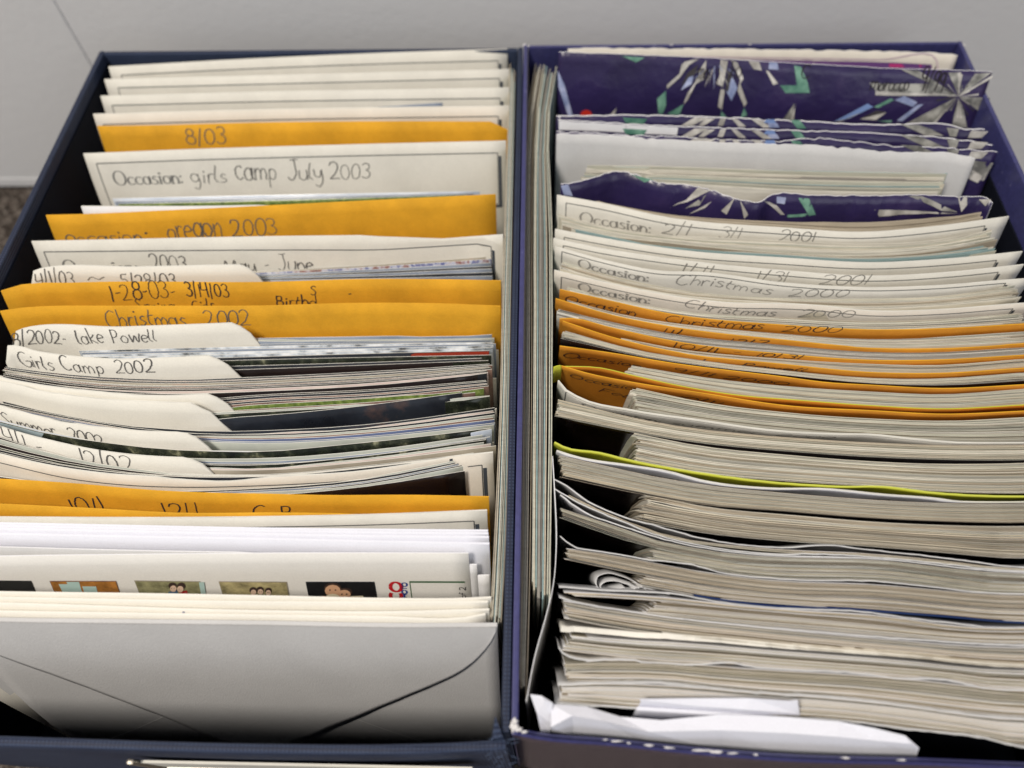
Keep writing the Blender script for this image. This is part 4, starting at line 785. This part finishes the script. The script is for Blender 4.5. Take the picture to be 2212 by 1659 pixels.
    s = Sheet([(1202, 251), (1398, 249), (1659, 258), (1909, 270), (2049, 270), (2084, 279), (2128, 279)], lean=.42, th=.0006, n=90, rough=.0002); s.build('patterned_envelope', NAVYP, WHITE); tag(s.obj, 'navy shard patterned envelope, back one of the three squeezed close together', 'envelope', patg); strip_shards(s, 253)
    s = Sheet([(1205, 259), (1471, 273), (1659, 280), (1934, 290), (2060, 300), (2121, 309), (2144, 314)], lean=.42, th=.0005, n=90, rough=.0002); s.build('patterned_envelope', NAVYP, WHITE); tag(s.obj, 'patterned envelope with white strip at left, middle of three squeezed together', 'envelope', patg); strip_shards(s, 277)
    k = Ink(s, .00012); k.poly([(1207, 261), (1300, 266), (1465, 275), (1462, 292), (1300, 283), (1207, 280)], WHITE); k.build('white_inner_strip')
    s = Sheet([(1202, 283), (1471, 296), (1700, 303), (1759, 298), (1834, 305), (1959, 315), (2100, 322), (2156, 328)], lean=.42, th=.0004, n=90, rough=.0004); s.build('patterned_envelope', NAVYP, WHITE); tag(s.obj, 'patterned envelope with crumpled right corner, front of three squeezed together', 'envelope', patg); strip_shards(s, 298)
    k = Ink(s, .0001); k.poly([(2085, 352), (2105, 346), (2146, 352), (2125, 390), (2100, 385)], SH['s']); k.poly([(2092, 362), (2122, 380), (2112, 395), (2090, 385)], SH['w']); k.build('shard_pattern')
    sw = Sheet([(1202, 288), (1310, 291.5), (1471, 303), (1602, 309), (1751, 313), (1934, 328), (2071, 333), (2107, 342)], lean=.42, th=.0003, n=80, rough=.00025); sw.build('opened_envelope', GREYW, WHITE); tag(sw.obj, 'opened envelope showing its grey white lining behind the back print stack', 'envelope')
    gE = 'photo prints in front of the opened white lining'
    rstack([(1275, 351), (1450, 353), (1659, 359), (1850, 363), (2049, 367)], [(1256, 386), (1450, 396), (1751, 413), (1900, 416), (2029, 415)], 15, 'print edge in the stack before the opened white lined envelope', gE, lean=.42, mats=[EDGES[0], EDGES[2], EDGES[5], EDGES[2], EDGES[4], EDGES[6]], stuff=True, jl=4, jr=4, nc=90)
    s = Sheet([(1211, 397), (1234, 395), (1351, 370), (1421, 393), (1485, 399.5), (1538, 410), (1602, 431), (1645, 434.5), (1660, 423), (1751, 421), (1874, 421.6), (1984, 420), (2096, 425), (2129, 425), (2144, 437)], lean=.42, th=.0003, n=110, rough=.0003); s.build('patterned_envelope', NAVYP, WHITE); tag(s.obj, 'patterned envelope with a torn peaked top edge, frontmost of the shard patterned ones', 'envelope', patg)
    k = Ink(s, .0001)
    for c, pl in (('l', [(362, 1185), (415, 1175), (450, 1262), (385, 1252)]), ('g', [(880, 1100), (1050, 1142), (980, 1160)]), ('w', [(1380, 1195), (1470, 1220), (1300, 1305), (1170, 1345), (1290, 1290)]), ('s', [(1440, 1250), (1390, 1330), (1280, 1355)]), ('w', [(1540, 1240), (1430, 1350), (1310, 1395), (1480, 1300)]), ('w', [(1650, 1275), (1590, 1400), (1550, 1370)]), ('w', [(1690, 1295), (1750, 1400), (1720, 1430)]),
        ('l', [(1960, 1265), (2030, 1272), (2020, 1322), (1960, 1312)]), ('w', [(1860, 1295), (1960, 1330), (2020, 1400), (1990, 1400)]), ('g', [(2120, 1275), (2200, 1280), (2250, 1400), (2040, 1420), (2040, 1400), (2190, 1390)])): k.poly(Z3(pl), SH[c])
    for c, pl in (('s', [(1210, 1470), (1330, 1472), (1640, 1610), (1500, 1600)]), ('w', [(1640, 1478), (1720, 1480), (1720, 1550), (1670, 1610)]), ('w', [(920, 1590), (1450, 1610), (1640, 1620), (960, 1650)]), ('w', [(1820, 1500), (1930, 1500), (1880, 1560)])): k.poly(Z4(pl), SH[c])
    k.build('shard_pattern')
    L7 = .42
    rstack([(1290, 434), (1418, 455.5), (1696, 477), (1884, 480), (2009, 470), (2116, 458)], [(1293, 437), (1443, 466), (1696, 488), (1859, 497), (2034, 484), (2118, 468)], 6, 'print edge in the stack behind the 2/1 2001 card', 'photo prints behind the 2/1 2001 card', lean=L7, mats=[EDGES[1], EDGES[1], EDGES[0]], stuff=True)
    def rdiv(pts, label, lean, fr=None, texts=(), mat=CREAM, hand=(), fl=(0, 0), rough=0):
        s = Sheet(ext(pts, True), lean=lean, th=.0004, n=44, z=0, rough=rough); s.build('divider_card', mat, E_WHITE); tag(s.obj, label, 'divider', 'framed divider cards in the violet box')
        if fr:
            k = Ink(s); a = s.uv(*fr[0]); v0 = a[1]; umax = s.U[-1]-.0085
            k.line(a, (umax, v0), .0003, LINEINK, 50); k.line(a, (a[0], v0+.02), .0003, LINEINK); k.line((umax, v0), (umax, v0+.02), .0003, LINEINK); k.line((umax+.0008, v0+.001), (umax+.0008, v0+.02), .0009, SHADOWINK); k.build('printed_frame')
        if texts:
            k = Ink(s)
            for t in texts: write(k, t[0], (t[1][0], t[1][1]+5), (t[2][0], t[2][1]+5), t[3]*.85, PENCIL2, .00075, .00022, 0, 0, serif=True)
            k.build('printed_text')
        if hand:
            k = Ink(s)
            for t in hand: write(k, t[0], (t[1][0], t[1][1]+3), (t[2][0], t[2][1]+3), t[3]*.88, PENCIL2, .0004, slant=.15)
            k.build('handwriting')
        return s
    rdiv([(1203, 422), (1293, 438), (1443, 470.5), (1696, 493), (1859, 502), (2034, 488), (2180, 468)], 'framed divider card reading Occasion 2/1 3/1 2001, first behind the others', .38, ((1223, 438),), (('Occasion:', (1253, 476), (1410, 500), .0052),), hand=(('2/1', (1428, 500), (1490, 507), .005), ('3/1', (1550, 510), (1600, 514), .005), ('2001', (1679, 517), (1762, 519), .005)))
    rstack([(1209, 463), (1318, 488), (1443, 504), (1696, 519), (1859, 526), (2034, 516), (2134, 496)], [(1218, 488), (1318, 505), (1443, 521), (1696, 543), (1859, 550), (2034, 538), (2151, 518)], 10, 'print edge in the stack in front of the 2001 card', 'photo prints in front of the 2001 card', lean=.34, mats=[EDGES[0], EDGES[4], EDGES[2], EDGES[4]], stuff=True, jr=10)
    rstack([(1238, 492), (1393, 521), (1696, 546), (1859, 553), (2034, 543), (2130, 528)], [(1245, 498), (1393, 528), (1696, 554), (1859, 563), (2034, 554), (2145, 543)], 6, 'print edge in the teal tinged stack behind two close cards', 'photo prints with teal tinge behind the close cards', lean=.30, mats=[EDGES[4], EDGES[5], EDGES[5], EDGES[4], EDGES[2]], stuff=True, jr=12)
    rdiv([(1199, 495.5), (1318, 518), (1468, 541), (1696, 558), (1884, 568), (2034, 561), (2209, 544)], 'framed divider card, back one of the three cards close together', .26, ((1219, 512),))
    rdiv([(1195, 515.5), (1318, 540.5), (1418, 555.5), (1696, 585.5), (1884, 597), (2059, 588), (2212, 572)], 'framed divider card reading Occasion 1/11 1/31 2001, middle of three close cards', .20, ((1217, 530),), (('Occasion:', (1249, 562), (1402, 592), .005),), hand=(('1/11', (1466, 587), (1540, 594), .005), ('1/31', (1630, 603), (1700, 607), .005), ('2001', (1768, 610), (1875, 612), .005)))
    s = rdiv([(1199, 533), (1318, 565.5), (1418, 585.5), (1518, 589), (1696, 612), (1884, 622), (2034, 617), (2212, 603)], 'wavy framed divider card reading Occasion: Christmas 2000, back one of the two', .14, ((1214, 543),), (('Occasion:', (1249, 571), (1405, 604), .0048),), hand=(('Christmas', (1455, 612), (1665, 634), .0052), ('2000', (1701, 636), (1832, 638), .0044)))
    rstack([(1215, 564), (1343, 599), (1468, 624), (1696, 643), (1884, 643), (2034, 638), (2191, 616)], [(1213, 581), (1343, 619), (1468, 640), (1696, 656), (1884, 669), (2034, 662), (2204, 646)], 11, 'print edge between the two Christmas 2000 cards', 'photo prints between the Christmas 2000 cards', lean=.1, jr=12)
    rdiv([(1197, 584), (1318, 613), (1443, 638), (1568, 654), (1696, 657), (1759, 660), (1884, 672), (2034, 669), (2212, 655.5)], 'framed divider card reading Occasion: Christmas 2000, the one right behind orange envelopes', .05, ((1213, 598),), (('Occasion:', (1249, 621), (1408, 652), .0048),), mat=CREAM2, hand=(('Christmas', (1473, 660), (1675, 680), .005), ('2000', (1721, 682), (1845, 683), .0042)))
    rstack([(1225, 620), (1368, 654), (1518, 677), (1696, 686), (1884, 694), (2034, 690), (2206, 676)], [(1235, 634), (1368, 668), (1518, 690), (1696, 703), (1884, 712), (2034, 708), (2212, 698)], 8, 'print edge between the second Christmas card and the first orange envelope', 'photo prints behind the orange Christmas envelope', lean=.01, jr=12)
    OM = ORANGE_SHADED
    def rorange(pts, label, lean, hand=(), mat=ORANGE_SHADED, edge=None):
        s = Sheet(ext(pts, True), lean=lean, th=.00035, n=44, z=0); s.build('manila_envelope', mat, edge or ORANGE); tag(s.obj, label, 'envelope', 'orange manila envelopes in the violet box')
        if hand:
            k = Ink(s)
            for t in hand: write(k, t[0], t[1], t[2], t[3]*.9, PEN, .0004, slant=.15)
            k.build('handwriting')
        return s
    rorange([(1209, 625.5), (1318, 650.5), (1443, 678), (1696, 703), (1884, 713), (2034, 710.5), (2212, 700.5)], 'orange envelope reading Occasion Christmas 2000, backmost of the orange ones', -.04, (('Occasion', (1218, 650), (1375, 684), .005), ('Christmas', (1433, 693), (1648, 712), .0052), ('2000', (1686, 716), (1812, 719), .0042)))
    rstack([(1225, 648), (1368, 684), (1518, 705), (1696, 721), (1884, 732), (2034, 728), (2212, 717)], [(1240, 656), (1368, 692), (1518, 713), (1696, 733), (1884, 750), (2034, 748), (2212, 738)], 7, 'print edge in front of the orange Christmas 2000 envelope', 'photo prints before the orange Christmas envelope', lean=-.08)
    rorange([(1200, 645.5), (1318, 680.5), (1443, 705.5), (1696, 735.5), (1884, 752), (2034, 753), (2212, 743)], 'orange envelope with 12/7, second from the back of the orange group', -.12, (('11/', (1425, 722), (1475, 728), .005), ('12/7', (1573, 739), (1650, 745), .004)))
    rstack([(1205, 668), (1318, 695), (1443, 720), (1696, 746), (1884, 761), (2034, 762), (2212, 751)], [(1203, 684), (1318, 714), (1443, 738), (1696, 762), (1884, 776), (2034, 775), (2212, 765)], 8, 'dark print edge in the dark stack between orange envelopes', 'dark photo prints between the orange envelopes', lean=-.15, mats=DARKS)
    rorange([(1209, 689), (1230, 688), (1318, 708), (1443, 735.5), (1696, 766), (1884, 779), (2034, 778), (2212, 768)], 'orange envelope with 10/11 written, third from the back of the orange group', -.17, (('10/11 -', (1449, 750), (1600, 765), .0048), ('10/31', (1630, 768), (1730, 776), .004)), mat=OM)
    rstack([(1340, 731), (1443, 752), (1696, 777), (1884, 786), (2034, 789), (2212, 776)], [(1350, 737), (1443, 757), (1696, 785), (1884, 802), (2034, 804), (2212, 790)], 5, 'brownish print edge between the 10/11 and Lake envelopes', 'photo prints between the 10/11 and Lake envelopes', lean=-.2, mats=[EDGES[1], EDGES[1], EDGES[0], EDGES[3]])
    rorange([(1215, 694), (1318, 728), (1443, 758), (1696, 788), (1884, 805.5), (2034, 807), (2212, 796)], 'orange envelope reading Occasion: Lake Powell', -.23, (('Occasion:', (1226, 727), (1410, 772), .005), ('Lake', (1453, 778), (1558, 788), .0046), ('Powell', (1597, 791), (1740, 803), .004)), mat=OM)
    rstack([(1218, 715), (1293, 737), (1368, 757), (1518, 782), (1696, 803), (1884, 820), (2034, 820), (2212, 805)], [(1218, 731), (1293, 748), (1368, 766), (1518, 790), (1696, 810), (1884, 828), (2034, 832), (2212, 822)], 9, 'print edge in the stack in front of the Lake Powell envelope', 'photo prints before the Lake Powell envelope', lean=-.24, face=PIC['black'])
    rorange([(1209, 748), (1318, 763), (1443, 784), (1696, 815.5), (1784, 827), (1884, 833), (2034, 840), (2212, 832)], 'orange envelope reading Occasion 9/11, wide bare left part in view', -.25, (('Occasion', (1213, 770), (1383, 795), .0048), ('9/11', (1449, 800), (1540, 813), .0044), ('2000', (1560, 817), (1700, 832), .0034)))
    rstack([(1368, 790), (1518, 815), (1696, 834), (1884, 846), (2034, 852), (2212, 840)], [(1353, 806), (1493, 833), (1696, 861), (1884, 875), (2034, 880), (2212, 871)], 12, 'print edge in the stack in front of the 9/11 orange envelope', 'photo prints before the 9/11 envelope', lean=-.27, mats=[EDGES[3], EDGES[2], EDGES[2], EDGES[0]])
    s = Sheet([(1196, 794), (1204, 791), (1214, 790)], lean=-.1, th=.0003, n=6, depth=.012, rows=[0, .004, .012]); s.build('yellow_green_sheet', YGREEN, YGREEN); tag(s.obj, 'short yellow green paper corner left of the orange envelope pair', 'paper sheet')
    rorange([(1220, 792), (1293, 795), (1368, 812), (1468, 834), (1618, 857), (1696, 863), (1884, 877), (2034, 884), (2212, 875.5)], 'blank orange envelope with a bright yellow edge, back of a close pair', -.28, mat=ORANGE_SHADED, edge=YGREEN)
    rorange([(1213, 791), (1268, 807), (1368, 827), (1518, 850), (1696, 877), (1884, 888), (2034, 895.5), (2212, 889)], 'orange envelope reading Occasion Feb, frontmost of the orange group', -.28, (('Occasion:', (1230, 813), (1400, 848), .0048), ('Feb', (1290, 844), (1365, 862), .0046), ('Palm', (1455, 862), (1600, 882), .0036)) if 0 else (('Occasion:', (1230, 813), (1400, 848), .0048), ('Feb', (1290, 844), (1365, 862), .0046), ('10/11', (1455, 860), (1560, 874), .0036)))
    rstack([(1370, 839), (1518, 870), (1696, 892), (1884, 905), (2034, 910), (2212, 902)], [(1373, 885), (1493, 906), (1696, 930), (1884, 945), (2034, 951), (2212, 951)], 16, 'print edge in the stack before the frontmost orange envelope', 'photo prints before the frontmost orange envelope', lean=-.32, mats=[EDGES[2], EDGES[2], EDGES[0], EDGES[3], EDGES[4]], jl=9)
    rdiv([(1205, 822), (1218, 839), (1255, 861), (1368, 887), (1518, 909), (1659, 929), (1809, 938), (1884, 939), (1959, 947), (2084, 957), (2212, 958)], 'divider card reading Occasion: summer 2000 with curled up left corner', -.32, ((1223, 846),), (('Occasion:', (1256, 870), (1430, 908), .0046),), mat=GREYW if 0 else CREAM, hand=(('summer', (1445, 912), (1640, 935), .0042), ('2000', (1675, 937), (1800, 944), .0034)))
    A18 = 'print edge in the stack in front of the summer 2000 card'
    rstack([(1205, 863), (1368, 903), (1518, 934), (1696, 949), (1884, 959), (2034, 966), (2212, 966)], [(1205, 900), (1368, 933), (1518, 957), (1696, 974), (1884, 987), (2034, 993), (2212, 994)], 16, A18, 'photo prints before the summer 2000 card', lean=-.34, face=PIC['black'])
    rstack([(1371, 936), (1518, 965), (1696, 983), (1884, 998), (2034, 1003), (2212, 1001)], [(1378, 998), (1518, 1023), (1696, 1039), (1884, 1051), (2034, 1062), (2212, 1066)], 19, 'print edge in the short ended stack behind the yellow green envelope', 'short ended photo prints behind the yellow green envelope', lean=-.36, jl=8, mats=[EDGES[0], EDGES[2], EDGES[1], EDGES[4], EDGES[3]], face=PIC['black'])
    s = Sheet(ext([(1197, 956), (1218, 967), (1293, 979), (1368, 997), (1518, 1024), (1659, 1042), (1809, 1052), (1909, 1053), (2034, 1067), (2212, 1074)], True), lean=-.36, th=.0005, n=60, rough=.0001); s.build('yellow_green_envelope', YGREEN, flat('bright_yellow_green_edge', (.55, .58, .09))); tag(s.obj, 'yellow green envelope with bright torn top edge between cream stacks', 'envelope')
    rdiv([(1202, 974), (1243, 987), (1368, 1007), (1443, 1019), (1518, 1039), (1659, 1055.5), (1784, 1057), (1909, 1069), (2034, 1079), (2109, 1091), (2212, 1094)], 'wavy pale card with faint 2000 in front of the yellow green envelope', -.36, hand=(('summer', (1380, 1022), (1470, 1036), .003), ('2000', (1800, 1073), (1920, 1078), .004)), mat=WHITE)
    rstack([(1210, 985), (1368, 1020), (1518, 1050), (1696, 1066), (1884, 1082), (2034, 1092), (2212, 1099)], [(1216, 1030), (1380, 1065), (1518, 1089), (1696, 1104), (1884, 1119), (2034, 1126), (2212, 1129)], 18, 'print edge in the thick stack in front of the wavy pale card', 'photo prints before the wavy pale card', lean=-.38, mats=[EDGES[0], EDGES[2], EDGES[1], EDGES[3]], face=PIC['black'])
    rstack([(1400, 1071), (1518, 1096), (1696, 1112), (1884, 1128), (2034, 1135), (2212, 1138)], [(1385, 1122), (1518, 1148), (1696, 1168), (1884, 1180), (2034, 1192), (2212, 1206)], 18, 'print edge in the short ended stack behind the torn white envelope edges', 'short ended photo prints behind the torn white edges', lean=-.4, jl=16, mats=[EDGES[0], EDGES[4], EDGES[1], EDGES[3]], face=PIC['black'])
    def renv(pts, label, lean=-.4, mat=GREYW, th=.0003, edge=None, rough=.00018, group='grey white print envelopes in the violet box'):
        s = Sheet(ext(pts, True), lean=lean, th=th, n=90, rough=rough); s.build('print_envelope', mat, edge or GREYW); tag(s.obj, label, 'envelope', group); return s
    renv([(1197, 1036), (1218, 1047), (1268, 1082), (1368, 1124), (1418, 1137), (1518, 1164), (1593, 1177), (1696, 1184), (1784, 1179), (1889, 1190), (1969, 1198), (2102, 1214), (2212, 1228)], 'grey white envelope with torn edge whose left corner is curled highest')
    rstack([(1225, 1070), (1300, 1110), (1400, 1150), (1518, 1172), (1696, 1189), (1889, 1198), (2049, 1213), (2212, 1232)], [(1228, 1074), (1300, 1115), (1400, 1155), (1518, 1176), (1696, 1194), (1889, 1203), (2049, 1217), (2212, 1236)], 2, 'print edge caught between the two torn white envelopes', 'photo prints between the torn white envelopes', lean=-.4)
    renv([(1198, 1057), (1233, 1078), (1268, 1095), (1368, 1137), (1415, 1157), (1518, 1180), (1622, 1200), (1755, 1198), (1889, 1205), (2049, 1220), (2212, 1240)], 'grey white envelope with torn edge, second down of the torn pair')
    s = renv([(1210, 1069), (1243, 1094), (1318, 1134), (1368, 1147), (1455, 1171), (1518, 1187), (1607, 1203), (1696, 1204), (1889, 1210), (2049, 1226), (2212, 1246)], 'pale card corner with a short black frame line at its left end', mat=WHITE)
    k = Ink(s); a = s.uv(1236, 1098); k.line((a[0], a[1]-.003), (a[0], a[1]+.003), .0004, LINEINK, 4); k.build('printed_frame')
    rstack([(1213, 1098), (1293, 1125), (1418, 1170), (1518, 1196), (1696, 1213), (1889, 1219), (2212, 1252)], [(1216, 1118), (1300, 1148), (1412, 1184), (1518, 1212), (1696, 1222), (1889, 1226), (2212, 1260)], 8, 'print edge in the stack in front of the torn white envelopes', 'photo prints before the torn white envelopes', lean=-.4, face=PIC['black'])
    rstack([(1416, 1186), (1518, 1213), (1696, 1224), (1889, 1229), (2212, 1263)], [(1409, 1208), (1518, 1228), (1696, 1249), (1889, 1253), (2022, 1266), (2212, 1290)], 9, 'print edge in the short ended stack above a wavy grey envelope', 'short ended photo prints above the wavy grey envelope', lean=-.4, jl=10, face=PIC['black'])
    renv([(1210, 1160), (1230, 1176), (1324, 1205), (1451, 1215), (1494, 1221), (1579, 1243), (1622, 1247), (1715, 1254), (1889, 1257), (2022, 1270), (2212, 1294)], 'wavy grey envelope sagging at left above the curled paper roll')
    rstack([(1228, 1186), (1324, 1209), (1466, 1226), (1579, 1248), (1715, 1259), (1889, 1266), (2212, 1300)], [(1226, 1208), (1401, 1244), (1551, 1270), (1696, 1286), (1889, 1290), (2212, 1318)], 12, 'print edge in the stack just above the curled paper roll', 'photo prints above the curled paper roll', lean=-.4, mats=[EDGES[1], EDGES[0], EDGES[3], EDGES[1], EDGES[7]], face=PIC['black'])  # from here to the front, darker tan edges stand in for light falloff
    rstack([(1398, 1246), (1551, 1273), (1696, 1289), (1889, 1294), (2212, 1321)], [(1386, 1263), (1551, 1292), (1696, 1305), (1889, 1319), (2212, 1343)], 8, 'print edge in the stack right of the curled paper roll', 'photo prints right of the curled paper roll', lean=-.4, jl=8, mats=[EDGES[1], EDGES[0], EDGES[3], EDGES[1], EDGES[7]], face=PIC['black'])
    s = Sheet(ext([(1500, 1288), (1551, 1296), (1622, 1306), (1889, 1322), (2049, 1334), (2212, 1347)]), lean=-.4, th=.0004, n=50); s.build('blue_card', flat('deep_blue_card', (.008, .02, .09)), flat('deep_blue_card_edge', (.012, .03, .11))); tag(s.obj, 'deep blue edged card squeezed right of the curled paper roll', 'card')
    # curled paper roll
    def loop(pts, label, mat=GREYW):  # grey sides put shade into the colour of the white curl
        s = Sheet([(1069.1+.28333*x, 1179.7+.28333*y) for x, y in pts], z=-.006, lean=-.5, depth=.05, th=.00018, n=40, rows=[0, .01, .05], free=True); s.build('curled_paper', mat, WHITE); tag(s.obj, label, 'paper sheet')
    loop([(1100, 320), (1000, 285), (900, 262), (830, 275), (800, 310), (830, 335), (900, 330), (990, 318)], 'inner loop of white curled paper in the dark gap')
    loop([(1180, 350), (1100, 290), (960, 225), (850, 205), (780, 235), (770, 290), (795, 335)], 'outer loop of white curled paper in the dark gap')
    loop([(1050, 335), (1090, 318), (1200, 335), (1330, 372)], 'low tail of white curled paper running right from the roll')
    renv([(1208, 1270), (1296, 1276), (1466, 1286), (1551, 1301.5), (1622, 1311), (1889, 1326), (1982, 1340), (2075, 1350), (2212, 1366)], 'grey white envelope right under the curled paper roll')
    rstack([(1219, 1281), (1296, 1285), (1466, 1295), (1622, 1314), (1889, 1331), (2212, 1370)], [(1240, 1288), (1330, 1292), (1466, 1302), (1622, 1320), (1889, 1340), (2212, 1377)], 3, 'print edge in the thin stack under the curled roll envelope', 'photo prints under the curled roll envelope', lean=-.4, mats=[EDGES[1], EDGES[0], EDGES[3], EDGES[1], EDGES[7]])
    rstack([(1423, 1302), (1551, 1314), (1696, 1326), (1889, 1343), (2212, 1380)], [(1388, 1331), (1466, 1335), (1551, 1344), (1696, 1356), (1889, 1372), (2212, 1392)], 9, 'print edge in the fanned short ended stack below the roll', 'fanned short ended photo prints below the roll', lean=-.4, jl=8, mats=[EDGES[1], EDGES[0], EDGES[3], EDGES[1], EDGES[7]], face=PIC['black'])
    renv([(1208, 1291.6), (1267, 1313), (1352, 1336), (1466, 1338), (1522, 1347), (1696, 1361), (1982, 1384), (2212, 1396)], 'grey white envelope sloping down from the left under the fanned stack')
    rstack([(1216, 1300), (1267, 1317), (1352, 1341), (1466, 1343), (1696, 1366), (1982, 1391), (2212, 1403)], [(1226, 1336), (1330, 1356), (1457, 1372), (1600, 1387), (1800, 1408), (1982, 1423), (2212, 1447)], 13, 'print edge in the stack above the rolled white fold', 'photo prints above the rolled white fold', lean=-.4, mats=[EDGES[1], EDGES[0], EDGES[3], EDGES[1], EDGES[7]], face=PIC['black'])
    renv([(1211, 1364), (1267, 1378), (1324, 1384), (1400, 1379), (1430, 1380), (1550, 1394), (1696, 1406), (1889, 1424), (2212, 1458)], 'envelope whose top is folded into a bright white roll', th=.0014, mat=PALE, edge=PALE)
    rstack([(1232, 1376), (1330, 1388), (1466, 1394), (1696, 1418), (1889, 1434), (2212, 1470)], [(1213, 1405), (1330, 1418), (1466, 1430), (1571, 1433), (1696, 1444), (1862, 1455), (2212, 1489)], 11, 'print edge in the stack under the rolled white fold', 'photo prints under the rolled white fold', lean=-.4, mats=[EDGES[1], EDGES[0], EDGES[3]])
    renv([(1206, 1400), (1216, 1414), (1239, 1423), (1367, 1428), (1423, 1440), (1494, 1439), (1571, 1433), (1636, 1443), (1696, 1447.5), (1862, 1457), (1942, 1468), (2022, 1469), (2155, 1491), (2212, 1493)], 'grey white envelope with wavy bulging edge, third from the front')
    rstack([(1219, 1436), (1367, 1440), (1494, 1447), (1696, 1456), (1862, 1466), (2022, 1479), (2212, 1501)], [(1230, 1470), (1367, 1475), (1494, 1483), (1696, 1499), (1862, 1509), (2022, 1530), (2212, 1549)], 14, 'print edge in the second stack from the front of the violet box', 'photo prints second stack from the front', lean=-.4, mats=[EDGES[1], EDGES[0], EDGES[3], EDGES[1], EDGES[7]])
    renv([(1205, 1481.5), (1352, 1477), (1437, 1478.6), (1551, 1491), (1696, 1503), (1809, 1510), (1969, 1529), (2212, 1556)], 'grey white envelope with gently wavy edge, second from the front')
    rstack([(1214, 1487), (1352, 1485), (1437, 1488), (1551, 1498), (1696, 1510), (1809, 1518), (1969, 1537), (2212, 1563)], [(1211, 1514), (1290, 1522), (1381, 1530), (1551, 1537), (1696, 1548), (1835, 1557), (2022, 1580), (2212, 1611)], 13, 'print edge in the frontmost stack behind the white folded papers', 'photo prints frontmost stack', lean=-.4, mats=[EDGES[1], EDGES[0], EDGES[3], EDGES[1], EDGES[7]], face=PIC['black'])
    renv([(1199, 1521), (1267, 1526.5), (1381, 1532), (1551, 1541), (1696, 1552), (1835, 1560), (1942, 1575), (2129, 1597), (2212, 1617)], 'frontmost grey white envelope with pale torn edge')
    # folded white papers at the very front
    def zz(l, z): return [(1069.1+.28333*x, 1179.7+.28333*y, z) for x, y in l]
    o = solid_facets('folded_paper', [(1382, 1510, .003), (1500, 1508, .003), (1620, 1508, .003), (1705, 1514, .003), (1723, 1512, .004), (1384, 1516, .002), (1500, 1524, .002), (1610, 1532, .002), (1727, 1541, .0), (1376, 1534, -.003), (1500, 1545, -.003), (1610, 1552, -.003), (1732, 1562, -.006), (1362, 1575, -.02), (1500, 1590, -.02), (1610, 1600, -.02), (1735, 1608, -.02)],
        [(0, 1, 6, 5), (1, 2, 7, 6), (2, 3, 8, 7), (3, 4, 8), (5, 6, 10, 9), (6, 7, 11, 10), (7, 8, 12, 11), (9, 10, 14, 13), (10, 11, 15, 14), (11, 12, 16, 15)], BLUISH, .0003)
    tag(o, 'folded white paper standing upright in the middle before the frontmost stack', 'paper sheet', None)
    s = Sheet([(1376, 1533), (1500, 1541), (1610, 1549), (1700, 1558), (1732, 1566)], z=.001, lean=.1, depth=.03, th=.0008, n=30, rows=[0, .002, .006, .03]); s.build('folded_paper', BLUISH, BLUISH); tag(s.obj, 'rounded white fold in front of the upright white paper at the box front', 'paper sheet')
    o = solid_facets('folded_paper', [(1191, 1521, .001), (1267, 1527, .001), (1340, 1549, .001), (1430, 1556, .002), (1560, 1543, .002), (1700, 1549, .002), (1810, 1558, .002), (1890, 1573, .002), (1955, 1589, .001), (1985, 1616, .0),
         (1190, 1570, .002), (1236, 1546, .003), (1300, 1556, .003), (1400, 1580, .0025), (1560, 1577, .002), (1700, 1583, .002), (1810, 1591, .002), (1900, 1600, .001), (1968, 1606, .0008),
         (1192, 1585, -.008), (1240, 1592, -.008), (1300, 1598, -.008), (1400, 1608, -.008), (1560, 1622, -.008), (1700, 1634, -.008), (1810, 1640, -.008), (1900, 1644, -.008), (1975, 1645, -.008)],
        [(0, 1, 11, 10), (1, 2, 12, 11), (2, 3, 13, 12), (3, 4, 14, 13), (4, 5, 15, 14), (5, 6, 16, 15), (6, 7, 17, 16), (7, 8, 18, 17), (8, 9, 18), (10, 11, 20, 19), (11, 12, 21, 20), (12, 13, 22, 21), (13, 14, 23, 22), (14, 15, 24, 23), (15, 16, 25, 24), (16, 17, 26, 25), (17, 18, 27, 26), (18, 9, 27)], BLUISH, .0003)
    tag(o, 'long creased white paper lying along the front rim of the violet box', 'paper sheet')
    o = solid_facets('folded_paper', [(1146, 1500, .002), (1170, 1503, .004), (1194, 1518, .003), (1160, 1540, .0), (1190, 1560, -.001), (1168, 1580, -.004), (1189, 1582, -.006), (1176, 1513, .004)], [(0, 1, 7), (1, 2, 7), (0, 7, 3), (7, 2, 4), (7, 4, 3), (3, 4, 6, 5)], BLUISH, .0003)
    tag(o, 'small crumpled white paper corner at the front left of the violet box', 'paper sheet')
    # the prints beyond the first three hundred: one object
    if PASS[0] == 1: return
    vs = []; fs = []; mi = []; ml = []
    for s, fm, e in STUFF:
        s.build('tmp', fm, e); me = s.obj.data; b = len(vs); vs += [v.co.copy() for v in me.vertices]
        mm = []
        for m in me.materials:
            if m not in ml: ml.append(m)
            mm.append(ml.index(m))
        for p in me.polygons: fs.append(tuple(b+i for i in p.vertices)); mi.append(mm[p.material_index])
        bpy.data.objects.remove(s.obj)
    if vs:
        o = mesh('photo_prints', vs, fs, ml, None, mi); tag(o, 'remaining photo print edges packed between the others in the violet box', 'photo prints', None, 'stuff')

papers(); resolve(); PASS[0] = 2; COUNT[0] = 0; NP[0] = 0; STUFF.clear(); papers()
print('individual prints', NP[0], 'stuff', len(STUFF))
